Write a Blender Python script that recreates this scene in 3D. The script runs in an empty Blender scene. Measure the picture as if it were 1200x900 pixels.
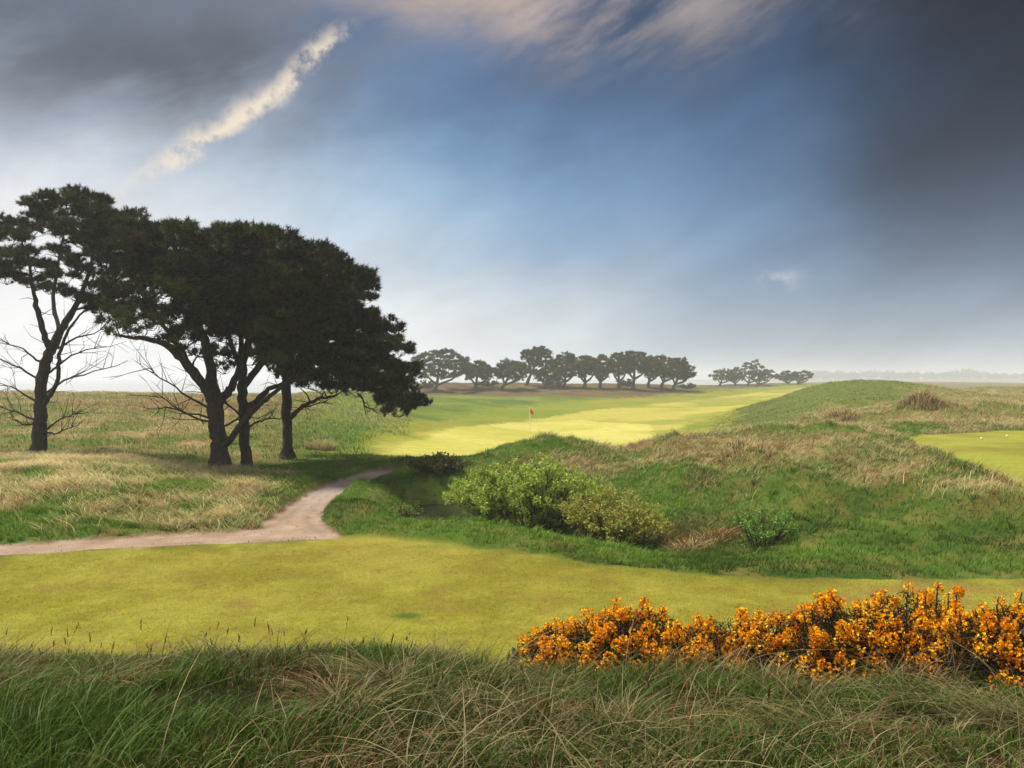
import bpy, math
import numpy as np
from mathutils import Vector

R = np.random.default_rng(7)
SC = bpy.context.scene
COL = SC.collection
CZ = 3.5            # eye height above the lower tee lawn (z = 0)
FPX, HX, HY = 1000.0, 600.0, 442.0


# ---------------------------------------------------------------- helpers
def lin(r, g, b, k=1.0):
    def f(c):
        c /= 255.0
        return c / 12.92 if c <= 0.04045 else ((c + 0.055) / 1.055) ** 2.4
    return np.array([f(r) * k, f(g) * k, f(b) * k])


def P3(px, py, D):
    return np.array([(px - HX) / FPX * D, D, CZ - (py - HY) / FPX * D])


def W(px, py, z=0.0):
    D = (CZ - z) * FPX / (py - HY)
    return ((px - HX) / FPX * D, D)


def sstep(a, b, x):
    t = np.clip((x - a) / (b - a), 0, 1)
    return t * t * (3 - 2 * t)


def vnoise(x, y, seed=0):
    x = np.asarray(x, float); y = np.asarray(y, float)
    ix = np.floor(x).astype(np.int64); iy = np.floor(y).astype(np.int64)
    fx = x - ix; fy = y - iy
    fx = fx * fx * fx * (fx * (fx * 6 - 15) + 10); fy = fy * fy * fy * (fy * (fy * 6 - 15) + 10)

    def h(i, j):
        v = (i * 374761393 + j * 668265263 + seed * 1274126177) & 0xffffffff
        v = ((v ^ (v >> 13)) * 1274126177) & 0xffffffff
        v = v ^ (v >> 16)
        return (v & 0xffff) / 32767.5 - 1.0
    a = h(ix, iy); b = h(ix + 1, iy); c = h(ix, iy + 1); d = h(ix + 1, iy + 1)
    return (a + (b - a) * fx) * (1 - fy) + (c + (d - c) * fx) * fy


def fbm(x, y, seed=0, octv=4, gain=0.5):
    s = 0; a = 1.0; n = 0; c, sn = 0.8, 0.6
    for o in range(octv):
        s = s + a * vnoise(x, y, seed + o * 17); n += a
        x, y = (x * c - y * sn) * 2.03 + 5.3, (x * sn + y * c) * 2.03 + 1.7
        a *= gain
    return s / n


def mesh_obj(name, V, faces, mat, parent=None, cols=None, smooth=False):
    """faces: list of int arrays (n,k); cols: per-vertex rgb"""
    me = bpy.data.meshes.new(name)
    V = np.ascontiguousarray(V, np.float32)
    me.vertices.add(len(V)); me.vertices.foreach_set('co', V.ravel())
    faces = [np.asarray(f, np.int32) for f in faces if len(f)]
    nl = sum(f.size for f in faces); npoly = sum(len(f) for f in faces)
    me.loops.add(nl); me.polygons.add(npoly)
    me.loops.foreach_set('vertex_index', np.concatenate([f.ravel() for f in faces]))
    tot = np.concatenate([np.full(len(f), f.shape[1], np.int32) for f in faces])
    st = np.concatenate([[0], np.cumsum(tot)[:-1]]).astype(np.int32)
    me.polygons.foreach_set('loop_start', st); me.polygons.foreach_set('loop_total', tot)
    if smooth:
        me.polygons.foreach_set('use_smooth', np.ones(npoly, bool))
    if cols is not None:
        at = me.color_attributes.new('col', 'FLOAT_COLOR', 'POINT')
        c = np.ones((len(V), 4), np.float32); c[:, :3] = cols
        at.data.foreach_set('color', c.ravel())
    me.update(calc_edges=True); me.validate()
    me.materials.append(mat)
    o = bpy.data.objects.new(name, me); COL.objects.link(o)
    if parent is not None:
        o.parent = parent
    return o


def tag(o, label, cat, group=None, kind=None):
    o['label'] = label; o['category'] = cat
    if group: o['group'] = group
    if kind: o['kind'] = kind
    return o


def empty(name, loc, label, cat, group=None):
    o = bpy.data.objects.new(name, None); COL.objects.link(o)
    o.location = loc; o.empty_display_size = 0.3
    return tag(o, label, cat, group)


class Tubes:
    def __init__(s): s.V = []; s.F = []; s.n = 0

    def add(s, pts, rad, k=6, wob=0.0):
        pts = np.asarray(pts, float); rad = np.asarray(rad, float)
        m = len(pts)
        d = np.gradient(pts, axis=0); d /= np.linalg.norm(d, axis=1, keepdims=True) + 1e-9
        ref = np.array([0.31, 0.87, 0.2]) if abs(d[0] @ np.array([0.3, .9, .2])) < .85 else np.array([1., 0, 0.1])
        a = np.cross(d, ref); a /= np.linalg.norm(a, axis=1, keepdims=True) + 1e-9
        b = np.cross(d, a)
        th = np.arange(k) * 2 * math.pi / k
        rr = rad[:, None] * (1 + (wob * R.normal(size=(m, k)) if wob else 0))
        ring = pts[:, None, :] + rr[..., None] * (a[:, None, :] * np.cos(th)[None, :, None] + b[:, None, :] * np.sin(th)[None, :, None])
        s.V.append(ring.reshape(-1, 3))
        i = np.arange(m - 1)[:, None] * k; j = np.arange(k)[None, :]; j2 = (j + 1) % k
        s.F.append((np.stack([i + j, i + j2, i + k + j2, i + k + j], -1).reshape(-1, 4)) + s.n)
        s.n += m * k

    def build(s, name, mat, parent, org, smooth=True):
        return mesh_obj(name, np.concatenate(s.V) - np.asarray(org), [np.concatenate(s.F)], mat, parent, smooth=smooth)


def smoothline(pts, n):
    """Catmull-Rom resample of (m,d) control rows"""
    p = np.asarray(pts, float)
    if len(p) < 3:
        t = np.linspace(0, 1, n)[:, None]
        return p[0] * (1 - t) + p[-1] * t
    q = np.vstack([2 * p[0] - p[1], p, 2 * p[-1] - p[-2]])
    out = []
    for u in np.linspace(0, len(p) - 1 - 1e-6, n):
        i = int(u); t = u - i
        a, b, c, d = q[i], q[i + 1], q[i + 2], q[i + 3]
        out.append(0.5 * (2 * b + (c - a) * t + (2 * a - 5 * b + 4 * c - d) * t * t + (3 * b - a - 3 * c + d) * t ** 3))
    return np.array(out)


def in_poly(x, y, poly):
    poly = np.asarray(poly, float); ins = np.zeros(np.shape(x), bool)
    n = len(poly)
    for i in range(n):
        x1, y1 = poly[i]; x2, y2 = poly[(i + 1) % n]
        c = ((y1 > y) != (y2 > y)) & (x < (x2 - x1) * (y - y1) / (y2 - y1 + 1e-12) + x1)
        ins ^= c
    return ins


def sdist(x, y, poly):
    """signed distance to polygon, positive inside"""
    poly = np.asarray(poly, float); n = len(poly)
    best = np.full(np.shape(x), 1e18)
    for i in range(n):
        x1, y1 = poly[i]; x2, y2 = poly[(i + 1) % n]
        dx, dy = x2 - x1, y2 - y1
        t = np.clip(((x - x1) * dx + (y - y1) * dy) / (dx * dx + dy * dy + 1e-12), 0, 1)
        best = np.minimum(best, (x - x1 - t * dx) ** 2 + (y - y1 - t * dy) ** 2)
    return np.where(in_poly(x, y, poly), 1, -1) * np.sqrt(best)


# ---------------------------------------------------------------- terrain shape
CP = []   # (px, D, z)


def cp(pxs, rows):
    for px in (pxs if isinstance(pxs, (tuple, list)) else [pxs]):
        for D, z in rows:
            CP.append((px, D, z))


cp((-500, -150, 0, 150, 300, 450), [(1.8, 1.9), (3.6, 1.88), (5, 1.66), (7, 1.14), (8.2, .72), (9.3, .05), (12, 0), (14.5, 0)])
cp((600, 750, 900, 1050, 1350, 1700), [(1.8, 1.9), (3.6, 1.85), (5, 1.52), (7, .98), (8.3, .42), (9.4, .02), (12, 0), (14.5, 0)])
cp((-500, -150, 60, 180, 300, 420), [(17.6, 0)])
cp((-500, -150, 0, 120), [(19, .15), (22, .55), (26, .6), (30, .45), (35, .3), (45, .6), (60, 1.0), (90, 1.6), (115, .8), (140, -3), (200, -6), (400, -6)])
cp((220, 300), [(20, .12), (25, .25), (32, 0), (40, .1), (60, .6), (90, 1.5), (115, .7), (140, -2.5), (200, -6), (400, -6)])
cp(380, [(20, .02), (25, 0), (32, 0), (42, 0), (60, .3), (90, 1.4), (120, 1.4), (150, .9), (185, 0), (230, -5), (400, -6)])
cp(440, [(19, .05), (22, .15), (26, .1), (30, .05), (36, 0), (45, -.2), (60, -.1), (90, .7), (120, 1.0), (150, .65), (180, .6), (193, 1.3), (215, .5), (245, -4), (400, -6)])
cp((500, 545), [(17.5, .1), (18.6, .15), (20.3, -.02), (22.3, -.7), (25, -.95), (27.8, -.6), (29.3, .1), (32.5, .4), (37, .0), (45, -.6), (60, -.85), (91, -1.2), (120, -.4), (155, 0), (180, .5), (192, 1.9), (215, .5), (245, -4), (400, -6)])
cp(620, [(16.5, .05), (18.8, 0), (21, -.5), (24, -.8), (28.5, -.2), (31, .4), (34, .8), (37, .5), (45, -.7), (60, -1.2), (91, -2.05), (110, -1.4), (130, -1.1), (160, -.2), (180, .6), (192, 1.9), (215, .5), (245, -4), (400, -6)])
cp(720, [(15.8, .0), (17.5, -.12), (20, -.55), (24, -.65), (28, .1), (32, .3), (36, .32), (39, .1), (46, -.9), (60, -1.3), (90, -2.0), (120, -1.3), (150, -.6), (190, .9), (200, 1.8), (225, .5), (255, -4), (400, -6)])
cp(800, [(15.5, -.02), (18, -.35), (20, -.6), (22.5, -.4), (26, .2), (30, .4), (36, .62), (40, .4), (47, -.7), (62, -1.2), (90, -1.8), (120, -1.4), (160, -.8), (200, .7), (210, 1.3), (230, .3), (260, -.2), (300, .2), (340, -3), (450, -6)])
cp(870, [(29, .45), (36, .8), (42, .6), (50, -.4), (60, -1.1), (75, -1.4), (95, -1.06), (130, -.7), (200, -.2), (280, .3), (305, 1.0), (350, 0), (420, -5), (600, -6)])
cp(900, [(15.5, -.03), (18, -.25), (21, 0), (25, .55), (30, 1.1), (36, .95), (42, .8), (50, -.1), (65, -1.0), (80, -1.0), (95, -.4)])
cp(950, [(50, .5), (65, .1), (80, .3), (92, .6), (105, .9), (130, .4), (200, -.3), (285, .4), (310, 1.0), (420, .6), (600, -.3), (800, -5)])
cp(1000, [(15.5, -.05), (17.5, -.15), (21, .2), (26, .75), (32, 1.15), (37, 1.2), (45, .9), (55, .4), (80, 1.4), (95, 1.5), (105, 1.75), (130, .9), (170, 0), (300, -.4), (400, .3), (600, 0), (900, -5)])
cp(1100, [(15.5, -.05), (17.5, -.02), (21, .5), (25, .8), (30, .9), (38, .9), (43, 1.0), (50, 1.4), (60, 1.3), (85, 1.1), (110, 1.2), (130, .7), (170, 0), (300, -.4), (400, .3), (600, 0), (900, -5)])
cp((1200, 1400, 1700), [(15.5, 0), (17.5, .15), (19, .5), (20.6, .88), (30, .9), (41, .9), (46, 1.1), (60, 1.1), (90, 1.0), (130, .8), (160, .9), (200, 0), (300, -.2), (400, 0), (600, -1.6), (800, -5)])
cp((-500, 100, 500, 800), [(800, -6), (1500, -6), (3500, -6)])
cp((950, 1200, 1700), [(1150, -6), (1500, -2.5), (1700, 2.0), (2200, -6), (3500, -6)])
CP = np.array(CP)


def uv(x, y):
    r = np.hypot(x, y)
    ye = np.maximum(y, 0.35 * r)
    u = np.clip(x / np.maximum(ye, 1e-3) * FPX + HX, -500, 1700)
    return u / 160.0, np.log(np.clip(ye, 1.8, 3500)) * 5.0


_a, _b = CP[:, 0] / 160.0, np.log(CP[:, 1]) * 5.0
_K = np.sqrt((_a[:, None] - _a) ** 2 + (_b[:, None] - _b) ** 2 + 0.06)
_w = np.linalg.solve(_K + 1e-3 * np.eye(len(CP)), CP[:, 2])


def base_z(x, y):
    x = np.atleast_1d(np.asarray(x, float)); y = np.atleast_1d(np.asarray(y, float))
    a, b = uv(x.ravel(), y.ravel()); out = np.empty(len(a))
    for i in range(0, len(a), 60000):
        s = slice(i, i + 60000)
        out[s] = np.sqrt((a[s, None] - _a) ** 2 + (b[s, None] - _b) ** 2 + 0.06) @ _w
    return out.reshape(x.shape)


def hit_base(px, py, D0):
    D = D0 * np.exp(np.linspace(0, 3, 1500))
    z = base_z((px - HX) / FPX * D, D); ray = CZ - (py - HY) / FPX * D
    k = np.argmax(z >= ray)
    return ((px - HX) / FPX * D[k], D[k])


def XYD(px, D): return ((px - HX) / FPX * D, D)


TEE = [W(*p) for p in [(-900, 652), (-100, 652), (0, 651), (130, 643), (250, 637), (330, 634), (398, 630), (430, 627), (480, 632), (560, 643), (640, 652), (720, 663), (800, 672), (900, 676), (1000, 677), (1100, 678), (1250, 676), (2300, 676)]] + [(14, 9.0), (5, 8.9), (0, 9.1), (-5, 8.8), (-14, 9.0)]
PATH = [W(*p) for p in [(-900, 641), (0, 639), (100, 632), (200, 627), (280, 622), (310, 612), (335, 595), (360, 578), (400, 562), (430, 553), (468, 550.5), (465, 554), (440, 560), (415, 570), (392, 583), (378, 600), (376, 610), (385, 618), (400, 625), (398, 630), (330, 634), (250, 637), (130, 643), (0, 651), (-900, 652)]]
FAIR = [hit_base(px, py, 36) for px, py in [(437, 524), (450, 513), (500, 505), (560, 498), (600, 494), (650, 488), (700, 480), (760, 474), (830, 467), (880, 460), (925, 456)]] + \
       [XYD(960, 300), XYD(930, 190), XYD(890, 135), XYD(850, 105), XYD(812, 96), XYD(800, 88), XYD(815, 80), XYD(800, 70), XYD(750, 55), XYD(690, 47), XYD(620, 43), XYD(545, 40), XYD(480, 38), XYD(448, 40)]
GREEN = [XYD(px, D) for px, D in [(452, 41), (470, 52), (540, 78), (600, 98), (680, 105), (760, 98), (770, 80), (740, 62), (680, 52), (600, 45), (520, 42)]]
FRINGE = [XYD(px, D) for px, D in [(405, 39), (420, 48), (450, 66), (500, 88), (580, 118), (640, 140), (720, 160), (830, 200), (930, 330), (990, 310), (950, 170), (870, 110), (850, 80), (800, 58), (700, 44), (600, 38), (500, 34.5), (440, 34)]]
RTEE = [W(px, py, .9) for px, py in [(1052, 515), (1085, 509), (1200, 504), (1900, 504), (1900, 585), (1200, 571), (1150, 550), (1110, 532)]]
POND = [XYD(px, D) for px, D in [(478, 23.8), (500, 22.4), (545, 22), (575, 22.6), (585, 24.5), (570, 27), (540, 28), (500, 27.6), (480, 26)]]


KNOLLS = [(*XYD(px, D), rx, ry, h) for px, D, rx, ry, h in [
    (1078, 50, 2.0, 2.2, 1.0), (985, 49, 2.4, 1.8, .5), (1180, 52, 3.0, 2.5, .6), (1130, 62, 4, 3, .5), (940, 60, 3, 3, .4), (1040, 72, 4, 4, -.5),
    (1008, 106, 10, 8, .95), (955, 103, 5.5, 7, .75), (1070, 108, 9, 9, .55), (985, 92, 4, 4, .3), (1045, 94, 3.5, 4, -.3), (1165, 150, 9, 10, 1.1), (1120, 135, 6, 8, -.8),
    (785, 35.5, 1.0, 1.5, .42), (830, 36, 1.5, 1.6, .35), (890, 37, 1.6, 1.6, .45), (948, 38, 1.3, 1.4, .42), (740, 34, .9, 1.6, -.25), (690, 35, 1.1, 1.3, .35), (640, 34.5, 1.0, 1.3, .3), (595, 33, .9, 1.2, .22),
    (868, 29.5, 1.3, 1.4, .42), (915, 31, 1.1, 1.8, -.40), (960, 27, 1.2, 1.8, -.45), (900, 25.5, 1.2, 1.3, .35), (1005, 29, 1.0, 1.4, .35), (840, 24, 1.0, 1.6, -.30),
    (1060, 23.5, 1.2, 1.2, .35), (1015, 21, 1.1, 1.2, -.35), (1110, 20.5, 1.2, 1.0, .22), (1080, 26, .8, 1.0, -.3), (790, 28, .9, 1.3, .3), (745, 28, .8, 1.5, -.25), (980, 18.6, 1.2, .7, .2), (1140, 18.2, 1.0, .8, -.15)]]


def zones(x, y):
    j = 0.10 * fbm(x * 1.3, y * 1.3, 91, 3)
    jf = np.where(y > 30, 0.06 * y, 1.0) * j
    tee = sdist(x, y, TEE) + j * 1.6
    path = sdist(x, y, PATH) + j * .9
    fair = sdist(x, y, FAIR) + jf * 2
    fringe = sdist(x, y, FRINGE) + jf * 5
    green = sdist(x, y, GREEN) + jf
    rtee = sdist(x, y, RTEE) + j * 2
    return tee, path, fair, fringe, green, rtee


def Zf(x, y, zn=None):
    x = np.atleast_1d(np.asarray(x, float)); y = np.atleast_1d(np.asarray(y, float))
    z = base_z(x, y)
    tee, path, fair, fringe, green, rtee = zn if zn is not None else zones(x, y)
    smooth = np.maximum.reduce([sstep(-.35, .15, tee), sstep(-.35, .1, path), sstep(-4, 1, fair), .8 * sstep(-4, 2, fringe), sstep(-.6, .3, rtee)])
    rough = 1 - smooth
    flat = np.maximum(sstep(-.25, .1, tee), sstep(-.25, .1, path))
    z = z * (1 - flat) + flat * (0.012 * fbm(x * .35, y * .35, 5, 2) - .02 * sstep(.0, .12, path) * (tee < .1))
    fl = sstep(-.5, .4, rtee); z = z * (1 - fl) + fl * 0.9
    D = np.maximum(y, 1)
    amp = np.where(D < 9, .10, np.where(D < 45, .15, np.maximum(.10, .16 - .001 * (D - 45))))
    amp = np.where(D > 70, .14 + .12 * sstep(90, 60, D), amp)
    n1 = fbm(x * .55, y * .55, 11, 3)
    n2 = fbm(x * .14, y * .14, 23, 3) * sstep(45, 90, D)
    tus = np.abs(fbm(x * 1.5, y * 1.5, 37, 3)) - .2
    z = z + rough * (amp * n1 + n2 * .3 * sstep(45, 90, D) + .10 * tus * sstep(9, 15, D) * (1 - sstep(200, 300, D)))
    # crumpled dune ground
    dune = sstep(8, 3, np.abs(x - 11) / 1.6) * sstep(18, 24, y) * sstep(60, 45, y)
    z = z + rough * dune * 0.62 * (np.abs(fbm(x * .5 + 3, y * .42, 55, 4)) - .22) + rough * dune * .10 * fbm(x * 1.9, y * 1.6, 57, 3)
    kn = hk = 0
    for kx, ky, rx, ry, hh in KNOLLS: z = z + rough * hh * np.exp(-((x - kx) / rx) ** 2 - ((y - ky) / ry) ** 2)
    z = z + .05 * smooth * n1 * sstep(30, 60, D)
    return z


def Z1(x, y): return float(Zf(x, y)[0])


def hit(px, py, D0=3.0):
    D = D0 * np.exp(np.linspace(0, 4, 2500))
    x = (px - HX) / FPX * D
    k = np.argmax(Zf(x, D) >= CZ - (py - HY) / FPX * D)
    return np.array([x[k], D[k], Z1(x[k], D[k])])


def at(px, D):
    x, y = XYD(px, D); return np.array([x, y, Z1(x, y)])


# ---------------------------------------------------------------- materials
def nodes(name):
    m = bpy.data.materials.new(name); m.use_nodes = True
    nt = m.node_tree; nt.nodes.clear()
    return m, nt, nt.nodes, nt.links


def attr_mat(name, rough=.8, spec=.15, transl=0.0, var=.35, scale=6.0, bump=0.0, bscale=40., fine=None, emit=None):
    m, nt, N, L = nodes(name)
    out = N.new('ShaderNodeOutputMaterial'); b = N.new('ShaderNodeBsdfPrincipled')
    b.inputs['Roughness'].default_value = rough; b.inputs['Specular IOR Level'].default_value = spec
    a = N.new('ShaderNodeAttribute'); a.attribute_name = 'col'
    tc = N.new('ShaderNodeTexCoord')
    col = a.outputs['Color']
    for sc_, v in [(scale, var)] + (fine or []):
        n = N.new('ShaderNodeTexNoise'); n.inputs['Scale'].default_value = sc_; n.inputs['Detail'].default_value = 4
        n.inputs['Roughness'].default_value = .65
        L.new(tc.outputs['Object'], n.inputs['Vector'])
        mr = N.new('ShaderNodeMapRange'); mr.inputs[1].default_value = .28; mr.inputs[2].default_value = .72
        mr.inputs[3].default_value = 1 - v; mr.inputs[4].default_value = 1 + v
        L.new(n.outputs['Fac'], mr.inputs[0])
        mx = N.new('ShaderNodeMix'); mx.data_type = 'RGBA'; mx.blend_type = 'MULTIPLY'; mx.inputs[0].default_value = 1
        L.new(col, mx.inputs[6]); L.new(mr.outputs[0], mx.inputs[7]); col = mx.outputs[2]
    L.new(col, b.inputs['Base Color'])
    if bump:
        n = N.new('ShaderNodeTexNoise'); n.inputs['Scale'].default_value = bscale; n.inputs['Detail'].default_value = 5
        L.new(tc.outputs['Object'], n.inputs['Vector'])
        bp = N.new('ShaderNodeBump'); bp.inputs['Strength'].default_value = bump; bp.inputs['Distance'].default_value = .05
        L.new(n.outputs['Fac'], bp.inputs['Height']); L.new(bp.outputs[0], b.inputs['Normal'])
    s = b.outputs[0]
    if transl:
        t = N.new('ShaderNodeBsdfTranslucent'); L.new(col, t.inputs['Color'])
        mx = N.new('ShaderNodeMixShader'); mx.inputs[0].default_value = transl
        L.new(s, mx.inputs[1]); L.new(t.outputs[0], mx.inputs[2]); s = mx.outputs[0]
    L.new(s, out.inputs['Surface'])
    return m


def flat_mat(name, c, rough=.6, spec=.3, noise=.2, scale=8., bump=0., stretch=None):
    m, nt, N, L = nodes(name)
    out = N.new('ShaderNodeOutputMaterial'); b = N.new('ShaderNodeBsdfPrincipled')
    b.inputs['Roughness'].default_value = rough; b.inputs['Specular IOR Level'].default_value = spec
    tc = N.new('ShaderNodeTexCoord'); mp = N.new('ShaderNodeMapping')
    if stretch: mp.inputs['Scale'].default_value = stretch
    n = N.new('ShaderNodeTexNoise'); n.inputs['Scale'].default_value = scale; n.inputs['Detail'].default_value = 5
    L.new(tc.outputs['Object'], mp.inputs[0]); L.new(mp.outputs[0], n.inputs['Vector'])
    mr = N.new('ShaderNodeMapRange'); mr.inputs[1].default_value = .3; mr.inputs[2].default_value = .7
    mr.inputs[3].default_value = 1 - noise; mr.inputs[4].default_value = 1 + noise
    L.new(n.outputs['Fac'], mr.inputs[0])
    mx = N.new('ShaderNodeMix'); mx.data_type = 'RGBA'; mx.blend_type = 'MULTIPLY'; mx.inputs[0].default_value = 1
    mx.inputs[6].default_value = (*c, 1); L.new(mr.outputs[0], mx.inputs[7]); L.new(mx.outputs[2], b.inputs['Base Color'])
    if bump:
        bp = N.new('ShaderNodeBump'); bp.inputs['Strength'].default_value = bump; bp.inputs['Distance'].default_value = .06
        L.new(n.outputs['Fac'], bp.inputs['Height']); L.new(bp.outputs[0], b.inputs['Normal'])
    L.new(b.outputs[0], out.inputs['Surface'])
    return m


M_ground = attr_mat('turf', rough=.95, spec=.05, var=.13, scale=1.1, fine=[(9., .16), (55., .22)], bump=.5, bscale=30.)
M_path = attr_mat('path_gravel', rough=.8, spec=.25, var=.10, scale=1.2, fine=[(14., .12), (90., .25)], bump=.4, bscale=70.)
M_blade = attr_mat('grass_blades', rough=.6, spec=.2, transl=.3, var=.15, scale=1.5)
M_needle = attr_mat('pine_needles', rough=.7, spec=.12, transl=.10, var=.3, scale=.9)
M_leaf = attr_mat('leaves', rough=.5, spec=.25, transl=.35, var=.15, scale=3.)
M_petal = attr_mat('gorse_petals', rough=.6, spec=.1, transl=.25, var=.1, scale=20.)
M_bark = flat_mat('pine_bark', (.05, .04, .033), rough=.9, spec=.1, noise=.5, scale=5., bump=.9, stretch=(3, 3, .6))
M_barkfar = M_bark
M_stem = flat_mat('shrub_stems', (.07, .055, .035), rough=.9, spec=.1)
M_white = flat_mat('white_paint', (.8, .8, .78), rough=.4, noise=.05)
M_red = flat_mat('red_flag_cloth', (.62, .02, .03), rough=.7, noise=.12)
M_dark = flat_mat('hole_cup', (.02, .02, .02))

# water
M_water, nt, N, L = nodes('water')
o_ = N.new('ShaderNodeOutputMaterial'); b_ = N.new('ShaderNodeBsdfPrincipled')
b_.inputs['Base Color'].default_value = (.012, .013, .01, 1); b_.inputs['Roughness'].default_value = .06
tc = N.new('ShaderNodeTexCoord'); n_ = N.new('ShaderNodeTexNoise'); n_.inputs['Scale'].default_value = 5
bp = N.new('ShaderNodeBump'); bp.inputs['Strength'].default_value = .12; bp.inputs['Distance'].default_value = .03
L.new(tc.outputs['Object'], n_.inputs['Vector']); L.new(n_.outputs['Fac'], bp.inputs['Height']); L.new(bp.outputs[0], b_.inputs['Normal'])
L.new(b_.outputs[0], o_.inputs['Surface'])
M_sea = M_water.copy(); M_sea.name = 'sea_water'
M_sea.node_tree.nodes['Principled BSDF'].inputs['Base Color'].default_value = (.10, .13, .15, 1)
M_sea.node_tree.nodes['Principled BSDF'].inputs['Roughness'].default_value = .1
M_sea.node_tree.nodes['Bump'].inputs['Strength'].default_value = 0.01

# ---------------------------------------------------------------- ground colour (albedo)
K = .46
c_tee = lin(176, 171, 68, K); c_tee2 = lin(152, 148, 46, K); c_teebrown = lin(172, 140, 78, K)
c_green = lin(234, 224, 122, K); c_fair = lin(212, 204, 98, K); c_fringe = lin(142, 160, 54, K)
c_lush = lin(98, 128, 46, K); c_lush2 = lin(72, 100, 38, K); c_olive = lin(132, 126, 64, K)
c_straw = lin(212, 190, 130, K); c_brown = lin(138, 106, 70, K); c_rust = lin(140, 84, 56, K)
c_earth = lin(112, 84, 74, K); c_path = lin(204, 176, 152, K); c_path2 = lin(178, 148, 120, K); c_hill = lin(118, 132, 56, K)
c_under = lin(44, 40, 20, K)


def bl(x, y, c, rx, ry): return np.exp(-((x - c[0]) / rx) ** 2 - ((y - c[1]) / ry) ** 2)


RUST = hit_base(818, 628, 17)
STRAW = hit_base(868, 528, 24)
BROWNS = [(hit_base(px, py, d0), rx, ry) for px, py, d0, rx, ry in [(868, 530, 24, 1.6, 2.2), (800, 512, 24, 1.2, 1.6), (850, 503, 24, 2, 2), (940, 520, 24, 1, 1.5), (1080, 492, 42, 2.2, 2), (985, 486, 42, 3, 2), (700, 522, 26, 1.4, 1.2), (1190, 495, 44, 3, 3), (1100, 478, 46, 6, 4), (1170, 480, 46, 5, 5), (1040, 560, 20, 1.2, 1.2), (1150, 575, 18, 1., 1.0), (760, 535, 22, .8, .8)]]


def lerp(a, b, t): return a + (b - a) * np.asarray(t)[..., None]


def rough_fields(x, y):
    """dry (0..1 straw), lush fields for the rough"""
    u = x / np.maximum(y, .5) * FPX + HX
    n = fbm(x * .45, y * .45, 61, 4); n2 = fbm(x * 1.7, y * 1.7, 67, 3); n3 = fbm(x * .12, y * .12, 71, 3)
    left = sstep(370, 260, u)
    dry = np.zeros_like(x)
    dry = np.maximum(dry, left * sstep(17.5, 19.5, y) * np.clip(.42 + 1.1 * n + .5 * n2, 0, 1) * (1 - .45 * bl(x, y, (-11.5, 30.5), 4.5, 3.5)))
    dry = np.maximum(dry, sstep(560, 480, u) * sstep(50, 75, y) * np.clip(.45 + n * .8 + n3, 0, 1) * .8)
    b = 0
    for c, rx, ry in BROWNS: b = np.maximum(b, bl(x, y, c, rx, ry))
    dry = np.maximum(dry, np.clip(b * (1.0 + n2 * 1.1), 0, 1))
    hillz = sstep(880, 960, u) * sstep(42, 60, y)
    dry = np.maximum(dry, hillz * (1 - .65 * sstep(75, 90, y) * sstep(1080, 1040, u)) * np.clip(.40 + n * .9 + n2 * .5 + .35 * sstep(1050, 1200, u), 0, 1) * .9)
    dune = sstep(560, 700, u) * sstep(20, 34, y) * sstep(70, 45, y)
    dry = np.maximum(dry, dune * np.clip(.30 + n * .95 + n2 * .45, 0, 1))
    dry = np.maximum(dry, sstep(10, 8, y) * np.clip(.3 + n * .7 + n2 * .5, 0, 1))
    return dry, n, n2, n3, u


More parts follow.
